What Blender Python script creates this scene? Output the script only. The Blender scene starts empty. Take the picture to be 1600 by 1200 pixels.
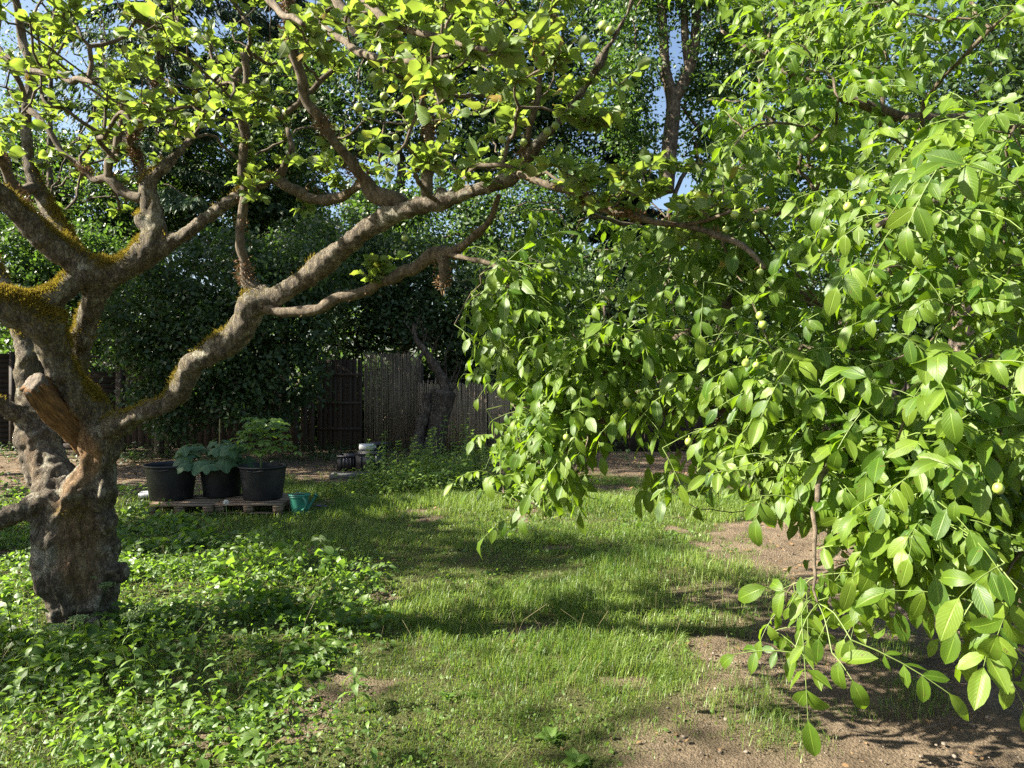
import bpy, math, random
import numpy as np
from mathutils import Vector, Matrix

R = np.random.default_rng(11)
random.seed(5)
scene = bpy.context.scene
col = scene.collection

# ------------------------------------------------------------------ camera, sky, sun, exposure
FPX, HOR, CAMZ = 1110.0, 585.0, 1.5
cam_d = bpy.data.cameras.new('camera')
cam = bpy.data.objects.new('camera', cam_d)
col.objects.link(cam)
cam.location = (0, 0, CAMZ)
cam.rotation_euler = (math.radians(90), 0, 0)
cam_d.sensor_width = 36.0
cam_d.lens = 36.0 * FPX / 1600.0
cam_d.shift_y = -15.0 / 1600.0
cam_d.clip_start = 0.05
cam_d.clip_end = 600.0
scene.camera = cam

SUN_EL = math.radians(37.0)
SUN_AZ = math.radians(-99.0)          # compass angle from +Y towards +X: the sun stands to the left
sdir = Vector((math.sin(SUN_AZ) * math.cos(SUN_EL), math.cos(SUN_AZ) * math.cos(SUN_EL), math.sin(SUN_EL)))
world = bpy.data.worlds.new('World')
scene.world = world
world.use_nodes = True
wn = world.node_tree
wn.nodes.clear()
sky = wn.nodes.new('ShaderNodeTexSky')
sky.sky_type = 'NISHITA'
sky.sun_disc = False
sky.sun_elevation = SUN_EL
sky.sun_rotation = SUN_AZ
sky.air_density = 1.0
sky.dust_density = 2.0
sky.ozone_density = 1.2
bgn = wn.nodes.new('ShaderNodeBackground')
bgn.inputs['Strength'].default_value = 0.05
wo = wn.nodes.new('ShaderNodeOutputWorld')
wn.links.new(sky.outputs[0], bgn.inputs['Color'])
wn.links.new(bgn.outputs[0], wo.inputs['Surface'])
sun_d = bpy.data.lights.new('sun', 'SUN')
sun_d.energy = 5.0
sun_d.angle = math.radians(0.55)
sun_d.color = (1.0, 0.93, 0.80)
sun = bpy.data.objects.new('sun', sun_d)
col.objects.link(sun)
sun.rotation_euler = sdir.to_track_quat('Z', 'Y').to_euler()
vs = scene.view_settings
vs.view_transform = 'Standard'
vs.look = 'None'
vs.gamma = 1.0
vs.use_curve_mapping = False
vs.exposure = 2.3
scene.render.engine = 'CYCLES'
cy = scene.cycles
cy.max_bounces = 7
cy.diffuse_bounces = 3
cy.glossy_bounces = 2
cy.transmission_bounces = 4
cy.transparent_max_bounces = 4
cy.sample_clamp_indirect = 4.0
cy.caustics_reflective = False
cy.caustics_refractive = False
cy.use_denoising = False
cy.use_adaptive_sampling = False
scene.render.filter_size = 1.15

# ------------------------------------------------------------------ helpers
def at(px, py, d):
    return np.array([(px - 800.0) / FPX * d, d, CAMZ - (py - HOR) / FPX * d])

def gpt(px, py):
    """ground point seen at a pixel of the photograph"""
    d = CAMZ * FPX / (py - HOR)
    return (px - 800.0) / FPX * d, d

def _h(ix, iy, iz, seed):
    n = (ix.astype(np.int64) * 374761393 + iy.astype(np.int64) * 668265263 + iz.astype(np.int64) * 2147483647 + seed * 974711) & 0x7fffffff
    n = ((n ^ (n >> 13)) * 1274126177) & 0x7fffffff
    n = ((n ^ (n >> 16)) * 668265263) & 0x7fffffff
    return ((n ^ (n >> 15)) & 0xffffff) / float(0xffffff) * 2.0 - 1.0

def vnoise(x, y, z=0.0, seed=0):
    x, y, z = np.broadcast_arrays(np.asarray(x, float), np.asarray(y, float), np.asarray(z, float))
    xi, yi, zi = np.floor(x), np.floor(y), np.floor(z)
    fx, fy, fz = x - xi, y - yi, z - zi
    fx, fy, fz = fx*fx*(3-2*fx), fy*fy*(3-2*fy), fz*fz*(3-2*fz)
    def c(a, b, d): return _h(xi + a, yi + b, zi + d, seed)
    x00 = c(0,0,0)*(1-fx) + c(1,0,0)*fx
    x10 = c(0,1,0)*(1-fx) + c(1,1,0)*fx
    x01 = c(0,0,1)*(1-fx) + c(1,0,1)*fx
    x11 = c(0,1,1)*(1-fx) + c(1,1,1)*fx
    return (x00*(1-fy) + x10*fy)*(1-fz) + (x01*(1-fy) + x11*fy)*fz

def fbm(x, y, z=0.0, seed=0, o=4):
    s, a = 0.0, 1.0
    for k in range(o):
        s = s + a * vnoise(np.asarray(x)*2**k, np.asarray(y)*2**k, np.asarray(z)*2**k, seed + k*7)
        a *= 0.5
    return s

def norm(v):
    v = np.asarray(v, float)
    return v / np.maximum(np.linalg.norm(v, axis=-1, keepdims=True), 1e-9)

def mesh_np(name, V, quads=None, tris=None, attrs=None, smooth=True):
    me = bpy.data.meshes.new(name)
    V = np.asarray(V, dtype=np.float32)
    parts, starts, n = [], [], 0
    if quads is not None and len(quads):
        q = np.asarray(quads, dtype=np.int32); parts.append(q.ravel())
        starts.append(np.arange(len(q), dtype=np.int32)*4); n = q.size
    if tris is not None and len(tris):
        t = np.asarray(tris, dtype=np.int32); parts.append(t.ravel())
        starts.append(n + np.arange(len(t), dtype=np.int32)*3)
    loops = np.concatenate(parts); st = np.concatenate(starts)
    me.vertices.add(len(V)); me.vertices.foreach_set('co', V.ravel())
    me.loops.add(len(loops)); me.loops.foreach_set('vertex_index', loops)
    me.polygons.add(len(st)); me.polygons.foreach_set('loop_start', st)
    me.update(calc_edges=True)
    if smooth:
        me.polygons.foreach_set('use_smooth', np.ones(len(st), dtype=bool))
    for k, a in (attrs or {}).items():
        a = np.asarray(a, dtype=np.float32)
        if a.ndim == 1:
            me.attributes.new(k, 'FLOAT', 'POINT').data.foreach_set('value', a)
        else:
            me.attributes.new(k, 'FLOAT_VECTOR', 'POINT').data.foreach_set('vector', a.ravel())
    me.validate()
    return me

def link(name, me, mat=None, parent=None, kind=None, label=None):
    o = bpy.data.objects.new(name, me)
    col.objects.link(o)
    if mat is not None and me is not None and len(me.materials) == 0:
        me.materials.append(mat)
    if parent is not None:
        o.parent = parent
        o.location = -Vector(parent['_base']) if '_base' in parent else (0, 0, 0)
    if kind: o['kind'] = kind
    if label: o['label'] = label
    return o

def thing(name, label, cat, base, group=None):
    o = bpy.data.objects.new(name, None)
    col.objects.link(o)
    o.empty_display_size = 0.1
    o.location = [float(b) for b in base]
    o['_base'] = [float(b) for b in base]
    o['label'] = label
    o['category'] = cat
    if group: o['group'] = group
    return o

def tag(o, label, cat, group=None):
    o['label'] = label; o['category'] = cat
    if group: o['group'] = group
    return o

def merge(lst):
    """list of (V, quads, tris, attrs) -> one tuple"""
    Vs, Qs, Ts, A, n = [], [], [], {}, 0
    for V, Q, T, a in lst:
        Vs.append(V)
        if Q is not None and len(Q): Qs.append(np.asarray(Q) + n)
        if T is not None and len(T): Ts.append(np.asarray(T) + n)
        for k, x in a.items(): A.setdefault(k, []).append(x)
        n += len(V)
    return (np.concatenate(Vs), np.concatenate(Qs) if Qs else None, np.concatenate(Ts) if Ts else None,
            {k: np.concatenate(x) for k, x in A.items()})

def tube(P, r, n=8, cap=True, uv=False):
    """swept tube along points P with radii r"""
    P = np.asarray(P, float); r = np.broadcast_to(np.asarray(r, float), (len(P),))
    T = np.gradient(P, axis=0) if len(P) > 2 else np.repeat((P[1]-P[0])[None], 2, 0)
    T = norm(T)
    ref = np.array([0.0, 0, 1]) if abs(T[0][2]) < 0.9 else np.array([1.0, 0, 0])
    X = np.zeros_like(P); x = ref
    for i in range(len(P)):
        x = x - T[i]*np.dot(x, T[i]); x = x/max(np.linalg.norm(x), 1e-9); X[i] = x
    Y = np.cross(T, X)
    a = np.arange(n)/n*2*math.pi
    V = P[:, None] + r[:, None, None]*(np.cos(a)[None, :, None]*X[:, None] + np.sin(a)[None, :, None]*Y[:, None])
    V = V.reshape(-1, 3)
    i = np.arange(len(P)-1)[:, None]*n; j = np.arange(n)[None]
    j2 = (j+1) % n
    Q = np.stack([i+j, i+j2, i+n+j2, i+n+j], -1).reshape(-1, 4)
    Tt = None
    if cap:
        V = np.concatenate([V, P[:1], P[-1:]])
        c0, c1 = len(V)-2, len(V)-1
        jj = np.arange(n); j2 = (jj+1) % n; L = (len(P)-1)*n
        Tt = np.concatenate([np.stack([np.full(n, c0), j2, jj], -1), np.stack([np.full(n, c1), L+jj, L+j2], -1)])
    return V, Q, Tt, {}

def resample(P, r, step):
    P = np.asarray(P, float); r = np.asarray(r, float)
    # Catmull-Rom
    if len(P) > 2:
        Pe = np.concatenate([[2*P[0]-P[1]], P, [2*P[-1]-P[-2]]])
        re = np.concatenate([[r[0]], r, [r[-1]]])
        out, ro = [], []
        for i in range(1, len(Pe)-2):
            m = max(2, int(np.linalg.norm(Pe[i+1]-Pe[i])/step)+1)
            for t in np.arange(m)/m:
                a, b, c, d = Pe[i-1], Pe[i], Pe[i+1], Pe[i+2]
                out.append(0.5*((2*b)+(-a+c)*t+(2*a-5*b+4*c-d)*t*t+(-a+3*b-3*c+d)*t**3))
                ro.append(re[i]*(1-t)+re[i+1]*t)
        out.append(P[-1]); ro.append(r[-1])
        return np.array(out), np.array(ro)
    m = max(2, int(np.linalg.norm(P[1]-P[0])/step)+1)
    t = np.linspace(0, 1, m)[:, None]
    return P[0]*(1-t)+P[1]*t, r[0]*(1-t[:, 0])+r[1]*t[:, 0]

def box(c, s, rot=None):
    """box centre c, size s"""
    v = np.array([[x, y, z] for x in (-.5, .5) for y in (-.5, .5) for z in (-.5, .5)])*np.asarray(s)
    if rot is not None: v = v @ np.asarray(rot).T
    v = v + np.asarray(c)
    q = np.array([[0,1,3,2],[4,6,7,5],[0,4,5,1],[2,3,7,6],[0,2,6,4],[1,5,7,3]])
    return v, q, None, {}

def rz(a):
    c, s = math.cos(a), math.sin(a)
    return np.array([[c, -s, 0], [s, c, 0], [0, 0, 1]])

def lathe(prof, n=32, c=(0, 0, 0), cap_bottom=True):
    prof = np.asarray(prof, float)
    a = np.arange(n)/n*2*math.pi
    V = np.stack([prof[:, None, 0]*np.cos(a), prof[:, None, 0]*np.sin(a), np.repeat(prof[:, 1][:, None], n, 1)], -1).reshape(-1, 3)
    i = np.arange(len(prof)-1)[:, None]*n; j = np.arange(n)[None]; j2 = (j+1) % n
    Q = np.stack([i+j, i+j2, i+n+j2, i+n+j], -1).reshape(-1, 4)
    return V + np.asarray(c), Q, None, {}

# ------------------------------------------------------------------ materials
def nt(name):
    m = bpy.data.materials.new(name); m.use_nodes = True
    t = m.node_tree; t.nodes.clear()
    return m, t, t.nodes, t.links

def N(nodes, typ, **kw):
    n = nodes.new(typ)
    for k, v in kw.items():
        if k in n.inputs.keys() if isinstance(k, str) else False: n.inputs[k].default_value = v
        else: setattr(n, k, v)
    return n

def ramp(nodes, stops):
    r = nodes.new('ShaderNodeValToRGB')
    while len(r.color_ramp.elements) < len(stops): r.color_ramp.elements.new(0.5)
    for e, (p, c) in zip(r.color_ramp.elements, stops):
        e.position = p; e.color = (*c, 1) if len(c) == 3 else c
    return r

def leaf_material(name, dark, light, trans, rough=0.42, spec=0.5, tmix=0.38, veins=0.5, brown=0.0, under=None, spots=0.0):
    m, t, nd, lk = nt(name)
    at_ = nd.new('ShaderNodeAttribute'); at_.attribute_name = 'leafco'
    sp = nd.new('ShaderNodeSeparateXYZ'); lk.new(at_.outputs['Vector'], sp.inputs[0])
    stops = [(0.0, dark), (1.0, light)] if not brown else [(0.0, dark), (1.0-brown*1.5, light), (1.0-brown, (0.30, 0.24, 0.04)), (1.0, (0.20, 0.07, 0.02))]
    rp = ramp(nd, stops); lk.new(sp.outputs['Z'], rp.inputs[0])
    # large-scale variation over the leaf
    geo = nd.new('ShaderNodeNewGeometry')
    nz = nd.new('ShaderNodeTexNoise'); nz.inputs['Scale'].default_value = 30; nz.inputs['Detail'].default_value = 3
    lk.new(geo.outputs['Position'], nz.inputs['Vector'])
    hs = nd.new('ShaderNodeHueSaturation')
    mr = nd.new('ShaderNodeMapRange'); mr.inputs['To Min'].default_value = 0.7; mr.inputs['To Max'].default_value = 1.3
    lk.new(nz.outputs['Fac'], mr.inputs['Value']); lk.new(mr.outputs[0], hs.inputs['Value'])
    lk.new(rp.outputs[0], hs.inputs['Color'])
    colr = hs.outputs[0]
    bump_src = None
    if spots:
        n7 = nd.new('ShaderNodeTexNoise'); n7.inputs['Scale'].default_value = 95; n7.inputs['Detail'].default_value = 2; lk.new(geo.outputs['Position'], n7.inputs['Vector'])
        m7 = nd.new('ShaderNodeMapRange'); m7.inputs['From Min'].default_value = 0.66; m7.inputs['From Max'].default_value = 0.72; m7.inputs['To Max'].default_value = spots; lk.new(n7.outputs['Fac'], m7.inputs['Value'])
        c7 = nd.new('ShaderNodeMixRGB'); c7.inputs['Color2'].default_value = (0.09, 0.055, 0.02, 1); lk.new(m7.outputs[0], c7.inputs['Fac']); lk.new(colr, c7.inputs['Color1']); colr = c7.outputs[0]
    if veins:
        ab = nd.new('ShaderNodeMath'); ab.operation = 'ABSOLUTE'; lk.new(sp.outputs['Y'], ab.inputs[0])
        mid = nd.new('ShaderNodeMapRange'); mid.inputs['From Min'].default_value = 0.02; mid.inputs['From Max'].default_value = 0.10
        mid.inputs['To Min'].default_value = 1; mid.inputs['To Max'].default_value = 0
        lk.new(ab.outputs[0], mid.inputs['Value'])
        ma = nd.new('ShaderNodeMath'); ma.operation = 'MULTIPLY_ADD'; ma.inputs[1].default_value = -0.30
        lk.new(ab.outputs[0], ma.inputs[0]); lk.new(sp.outputs['X'], ma.inputs[2])
        mu = nd.new('ShaderNodeMath'); mu.operation = 'MULTIPLY'; mu.inputs[1].default_value = 62.0; lk.new(ma.outputs[0], mu.inputs[0])
        si = nd.new('ShaderNodeMath'); si.operation = 'SINE'; lk.new(mu.outputs[0], si.inputs[0])
        sv = nd.new('ShaderNodeMapRange'); sv.inputs['From Min'].default_value = 0.75; sv.inputs['From Max'].default_value = 1.0; sv.inputs['To Max'].default_value = 0.35
        lk.new(si.outputs[0], sv.inputs['Value'])
        mx = nd.new('ShaderNodeMath'); mx.operation = 'MAXIMUM'; lk.new(mid.outputs[0], mx.inputs[0]); lk.new(sv.outputs[0], mx.inputs[1])
        vm = nd.new('ShaderNodeMath'); vm.operation = 'MULTIPLY'; vm.inputs[1].default_value = veins; lk.new(mx.outputs[0], vm.inputs[0])
        mixc = nd.new('ShaderNodeMixRGB'); mixc.inputs['Color2'].default_value = (*[min(1, c*2.2+0.02) for c in light], 1)
        lk.new(vm.outputs[0], mixc.inputs['Fac']); lk.new(colr, mixc.inputs['Color1'])
        colr = mixc.outputs[0]
        bp = nd.new('ShaderNodeBump'); bp.inputs['Strength'].default_value = 0.35; bp.inputs['Distance'].default_value = 0.002
        bp.invert = True
        lk.new(mx.outputs[0], bp.inputs['Height']); bump_src = bp.outputs[0]
    if under is not None:
        mb = nd.new('ShaderNodeMixRGB'); mb.inputs['Color2'].default_value = (*under, 1)
        bf = nd.new('ShaderNodeMath'); bf.operation = 'MULTIPLY'; bf.inputs[1].default_value = 0.7
        lk.new(geo.outputs['Backfacing'], bf.inputs[0]); lk.new(bf.outputs[0], mb.inputs['Fac']); lk.new(colr, mb.inputs['Color1'])
        colr = mb.outputs[0]
    pb = nd.new('ShaderNodeBsdfPrincipled')
    pb.inputs['Roughness'].default_value = rough
    pb.inputs['Specular IOR Level'].default_value = spec
    lk.new(colr, pb.inputs['Base Color'])
    if bump_src: lk.new(bump_src, pb.inputs['Normal'])
    tr = nd.new('ShaderNodeBsdfTranslucent')
    mt = nd.new('ShaderNodeMixRGB'); mt.blend_type = 'MULTIPLY'; mt.inputs['Fac'].default_value = 0.0
    tc = nd.new('ShaderNodeMixRGB'); tc.inputs['Fac'].default_value = 0.25; tc.inputs['Color1'].default_value = (*trans, 1)
    lk.new(rp.outputs[0], tc.inputs['Color2']); lk.new(tc.outputs[0], tr.inputs['Color'])
    ms = nd.new('ShaderNodeMixShader'); ms.inputs[0].default_value = tmix
    lk.new(pb.outputs[0], ms.inputs[1]); lk.new(tr.outputs[0], ms.inputs[2])
    out = nd.new('ShaderNodeOutputMaterial'); lk.new(ms.outputs[0], out.inputs[0])
    return m

def solid(name, c, rough=0.6, spec=0.4, noise=0.25, scale=12, bump=0.0, stretch=None, c2=None, metallic=0, coord='Object'):
    m, t, nd, lk = nt(name)
    tc = nd.new('ShaderNodeTexCoord'); mp = nd.new('ShaderNodeMapping')
    if stretch: mp.inputs['Scale'].default_value = stretch
    lk.new(tc.outputs[coord], mp.inputs['Vector'])
    nz = nd.new('ShaderNodeTexNoise'); nz.inputs['Scale'].default_value = scale; nz.inputs['Detail'].default_value = 6; nz.inputs['Roughness'].default_value = 0.65
    lk.new(mp.outputs[0], nz.inputs['Vector'])
    lo = tuple(x*(1-noise) for x in c); hi = c2 if c2 else tuple(min(1, x*(1+noise)) for x in c)
    oi = nd.new('ShaderNodeObjectInfo')
    rp = ramp(nd, [(0.3, lo), (0.72, hi)]); lk.new(nz.outputs['Fac'], rp.inputs[0])
    hs = nd.new('ShaderNodeHueSaturation'); mr = nd.new('ShaderNodeMapRange'); mr.inputs['To Min'].default_value = 1-noise*0.6; mr.inputs['To Max'].default_value = 1+noise*0.6
    lk.new(oi.outputs['Random'], mr.inputs['Value']); lk.new(mr.outputs[0], hs.inputs['Value']); lk.new(rp.outputs[0], hs.inputs['Color'])
    pb = nd.new('ShaderNodeBsdfPrincipled'); lk.new(hs.outputs[0], pb.inputs['Base Color'])
    pb.inputs['Roughness'].default_value = rough; pb.inputs['Specular IOR Level'].default_value = spec; pb.inputs['Metallic'].default_value = metallic
    if bump:
        bp = nd.new('ShaderNodeBump'); bp.inputs['Strength'].default_value = bump; bp.inputs['Distance'].default_value = 0.01
        lk.new(nz.outputs['Fac'], bp.inputs['Height']); lk.new(bp.outputs[0], pb.inputs['Normal'])
    out = nd.new('ShaderNodeOutputMaterial'); lk.new(pb.outputs[0], out.inputs[0])
    return m

def bark_material(name, c1, c2, lichen, scale=14.0, bump=0.8, attrs=False):
    m, t, nd, lk = nt(name)
    tc = nd.new('ShaderNodeTexCoord')
    mp = nd.new('ShaderNodeMapping'); mp.inputs['Scale'].default_value = (1, 1, 0.45); lk.new(tc.outputs['Object'], mp.inputs['Vector'])
    n1 = nd.new('ShaderNodeTexNoise'); n1.inputs['Scale'].default_value = scale; n1.inputs['Detail'].default_value = 9; n1.inputs['Roughness'].default_value = 0.72; n1.inputs['Distortion'].default_value = 0.1
    lk.new(mp.outputs[0], n1.inputs['Vector'])
    v1 = nd.new('ShaderNodeTexVoronoi'); v1.feature = 'DISTANCE_TO_EDGE'; v1.inputs['Scale'].default_value = scale*1.9
    wn_ = nd.new('ShaderNodeVectorMath'); wn_.operation = 'MULTIPLY_ADD'; wn_.inputs[1].default_value = (0.16, 0.16, 0.16)
    lk.new(n1.outputs['Color'], wn_.inputs[0]); lk.new(mp.outputs[0], wn_.inputs[2]); lk.new(wn_.outputs[0], v1.inputs['Vector'])
    rp = ramp(nd, [(0.30, tuple(x*0.30 for x in c1)), (0.44, c1), (0.56, c2), (0.70, lichen)]); lk.new(n1.outputs['Fac'], rp.inputs[0])
    cr = nd.new('ShaderNodeMapRange'); cr.inputs['From Max'].default_value = 0.12; cr.inputs['To Min'].default_value = 0.42; lk.new(v1.outputs['Distance'], cr.inputs['Value'])
    mul = nd.new('ShaderNodeMixRGB'); mul.blend_type = 'MULTIPLY'; mul.inputs['Fac'].default_value = 0.8
    lk.new(rp.outputs[0], mul.inputs['Color1']); lk.new(cr.outputs[0], mul.inputs['Color2'])
    colr = mul.outputs[0]
    if attrs:
        # pale lichen spots
        n3 = nd.new('ShaderNodeTexNoise'); n3.inputs['Scale'].default_value = 9; n3.inputs['Detail'].default_value = 5; lk.new(tc.outputs['Object'], n3.inputs['Vector'])
        lr = nd.new('ShaderNodeMapRange'); lr.inputs['From Min'].default_value = 0.55; lr.inputs['From Max'].default_value = 0.60; lr.inputs['To Max'].default_value = 0.65; lk.new(n3.outputs['Fac'], lr.inputs['Value'])
        ml = nd.new('ShaderNodeMixRGB'); ml.inputs['Color2'].default_value = (0.36, 0.34, 0.26, 1); lk.new(lr.outputs[0], ml.inputs['Fac']); lk.new(colr, ml.inputs['Color1'])
        # exposed wood
        aw = nd.new('ShaderNodeAttribute'); aw.attribute_name = 'wood'
        n2 = nd.new('ShaderNodeTexNoise'); n2.inputs['Scale'].default_value = 22; n2.inputs['Detail'].default_value = 8; n2.inputs['Roughness'].default_value = 0.7
        m2 = nd.new('ShaderNodeMapping'); m2.inputs['Scale'].default_value = (1.0, 1.0, 0.25); lk.new(tc.outputs['Object'], m2.inputs['Vector']); lk.new(m2.outputs[0], n2.inputs['Vector'])
        rw = ramp(nd, [(0.25, (0.05, 0.028, 0.014)), (0.45, (0.17, 0.105, 0.055)), (0.6, (0.28, 0.19, 0.105)), (0.78, (0.42, 0.32, 0.2))]); lk.new(n2.outputs['Fac'], rw.inputs[0])
        mw = nd.new('ShaderNodeMixRGB'); lk.new(aw.outputs['Fac'], mw.inputs['Fac']); lk.new(ml.outputs[0], mw.inputs['Color1']); lk.new(rw.outputs[0], mw.inputs['Color2'])
        at2 = nd.new('ShaderNodeAttribute'); at2.attribute_name = 'torn'
        n5 = nd.new('ShaderNodeTexNoise'); n5.inputs['Scale'].default_value = 26; n5.inputs['Detail'].default_value = 8; n5.inputs['Roughness'].default_value = 0.7
        m5 = nd.new('ShaderNodeMapping'); m5.inputs['Rotation'].default_value = (0, math.radians(-42), 0); m5.inputs['Scale'].default_value = (1.0, 1.0, 0.16)
        m5.vector_type = 'TEXTURE' if False else 'POINT'
        lk.new(tc.outputs['Object'], m5.inputs['Vector']); lk.new(m5.outputs[0], n5.inputs['Vector'])
        rt = ramp(nd, [(0.30, (0.04, 0.02, 0.01)), (0.45, (0.17, 0.09, 0.036)), (0.60, (0.34, 0.20, 0.085)), (0.75, (0.46, 0.31, 0.16))]); lk.new(n5.outputs['Fac'], rt.inputs[0])
        mt5 = nd.new('ShaderNodeMixRGB'); lk.new(at2.outputs['Fac'], mt5.inputs['Fac']); lk.new(mw.outputs[0], mt5.inputs['Color1']); lk.new(rt.outputs[0], mt5.inputs['Color2'])
        mw = mt5
        # moss and algae film
        am = nd.new('ShaderNodeAttribute'); am.attribute_name = 'moss'
        n4 = nd.new('ShaderNodeTexNoise'); n4.inputs['Scale'].default_value = 40; n4.inputs['Detail'].default_value = 6; lk.new(tc.outputs['Object'], n4.inputs['Vector'])
        rm = ramp(nd, [(0.3, (0.03, 0.028, 0.006)), (0.5, (0.10, 0.085, 0.012)), (0.72, (0.21, 0.165, 0.025))]); lk.new(n4.outputs['Fac'], rm.inputs[0])
        ms_ = nd.new('ShaderNodeMath'); ms_.operation = 'MULTIPLY_ADD'; ms_.inputs[1].default_value = 1.6
        sb = nd.new('ShaderNodeMath'); sb.operation = 'SUBTRACT'; sb.inputs[1].default_value = 0.55; lk.new(n4.outputs['Fac'], sb.inputs[0])
        lk.new(sb.outputs[0], ms_.inputs[0]); lk.new(am.outputs['Fac'], ms_.inputs[2]); ms_.use_clamp = True
        mm = nd.new('ShaderNodeMixRGB'); lk.new(ms_.outputs[0], mm.inputs['Fac']); lk.new(mw.outputs[0], mm.inputs['Color1']); lk.new(rm.outputs[0], mm.inputs['Color2'])
        colr = mm.outputs[0]
    pb = nd.new('ShaderNodeBsdfPrincipled'); pb.inputs['Roughness'].default_value = 0.85; pb.inputs['Specular IOR Level'].default_value = 0.25
    lk.new(colr, pb.inputs['Base Color'])
    ad = nd.new('ShaderNodeMath'); ad.operation = 'MULTIPLY_ADD'; ad.inputs[1].default_value = 0.6
    lk.new(cr.outputs[0], ad.inputs[0]); lk.new(n1.outputs['Fac'], ad.inputs[2])
    bp = nd.new('ShaderNodeBump'); bp.inputs['Strength'].default_value = bump; bp.inputs['Distance'].default_value = 0.028
    lk.new(ad.outputs[0], bp.inputs['Height']); lk.new(bp.outputs[0], pb.inputs['Normal'])
    out = nd.new('ShaderNodeOutputMaterial'); lk.new(pb.outputs[0], out.inputs[0])
    return m

def grain_material(name, stops, bump=1.0):
    m, t, nd, lk = nt(name)
    a = nd.new('ShaderNodeAttribute'); a.attribute_name = 'leafco'
    mp = nd.new('ShaderNodeMapping'); mp.inputs['Scale'].default_value = (1.2, 5.0, 5.0); lk.new(a.outputs['Vector'], mp.inputs['Vector'])
    n = nd.new('ShaderNodeTexNoise'); n.inputs['Scale'].default_value = 2.2; n.inputs['Detail'].default_value = 10; n.inputs['Roughness'].default_value = 0.72
    lk.new(mp.outputs[0], n.inputs['Vector'])
    rp = ramp(nd, stops); lk.new(n.outputs['Fac'], rp.inputs[0])
    pb = nd.new('ShaderNodeBsdfPrincipled'); pb.inputs['Roughness'].default_value = 0.8; pb.inputs['Specular IOR Level'].default_value = 0.2
    bp = nd.new('ShaderNodeBump'); bp.inputs['Strength'].default_value = bump; bp.inputs['Distance'].default_value = 0.012
    lk.new(n.outputs['Fac'], bp.inputs['Height']); lk.new(bp.outputs[0], pb.inputs['Normal']); lk.new(rp.outputs[0], pb.inputs['Base Color'])
    out = nd.new('ShaderNodeOutputMaterial'); lk.new(pb.outputs[0], out.inputs[0])
    return m

def wood_material(name, c1, c2, grain=(1, 1, 0.08), scale=30, bump=0.4, rough=0.75):
    return solid(name, c1, rough=rough, spec=0.25, noise=0.35, scale=scale, bump=bump, stretch=grain, c2=c2)

def ground_material():
    m, t, nd, lk = nt('soil')
    tc = nd.new('ShaderNodeTexCoord')
    ga = nd.new('ShaderNodeAttribute'); ga.attribute_name = 'grassy'
    n1 = nd.new('ShaderNodeTexNoise'); n1.inputs['Scale'].default_value = 3.0; n1.inputs['Detail'].default_value = 10; n1.inputs['Roughness'].default_value = 0.7
    n2 = nd.new('ShaderNodeTexNoise'); n2.inputs['Scale'].default_value = 55; n2.inputs['Detail'].default_value = 8; n2.inputs['Roughness'].default_value = 0.75
    v = nd.new('ShaderNodeTexVoronoi'); v.inputs['Scale'].default_value = 90
    for n in (n1, n2, v): lk.new(tc.outputs['Object'], n.inputs['Vector'])
    r1 = ramp(nd, [(0.3, (0.12, 0.090, 0.058)), (0.55, (0.235, 0.18, 0.12)), (0.75, (0.36, 0.29, 0.205))]); lk.new(n1.outputs['Fac'], r1.inputs[0])
    r2 = ramp(nd, [(0.28, (0.35, 0.33, 0.3)), (0.6, (1, 1, 1)), (0.8, (1.35, 1.3, 1.2))]); lk.new(n2.outputs['Fac'], r2.inputs[0])
    mu = nd.new('ShaderNodeMixRGB'); mu.blend_type = 'MULTIPLY'; mu.inputs['Fac'].default_value = 0.85; lk.new(r1.outputs[0], mu.inputs['Color1']); lk.new(r2.outputs[0], mu.inputs['Color2'])
    r3 = ramp(nd, [(0.3, (0.045, 0.05, 0.018)), (0.7, (0.12, 0.125, 0.045))]); lk.new(n2.outputs['Fac'], r3.inputs[0])
    mg = nd.new('ShaderNodeMixRGB'); lk.new(ga.outputs['Fac'], mg.inputs['Fac']); lk.new(mu.outputs[0], mg.inputs['Color1']); lk.new(r3.outputs[0], mg.inputs['Color2'])
    pb = nd.new('ShaderNodeBsdfPrincipled'); pb.inputs['Roughness'].default_value = 0.95; pb.inputs['Specular IOR Level'].default_value = 0.15
    lk.new(mg.outputs[0], pb.inputs['Base Color'])
    ad = nd.new('ShaderNodeMath'); ad.operation = 'MULTIPLY_ADD'; ad.inputs[1].default_value = -0.5; lk.new(v.outputs['Distance'], ad.inputs[0]); lk.new(n2.outputs['Fac'], ad.inputs[2])
    bp = nd.new('ShaderNodeBump'); bp.inputs['Strength'].default_value = 1.0; bp.inputs['Distance'].default_value = 0.035
    lk.new(ad.outputs[0], bp.inputs['Height']); lk.new(bp.outputs[0], pb.inputs['Normal'])
    out = nd.new('ShaderNodeOutputMaterial'); lk.new(pb.outputs[0], out.inputs[0])
    return m

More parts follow.
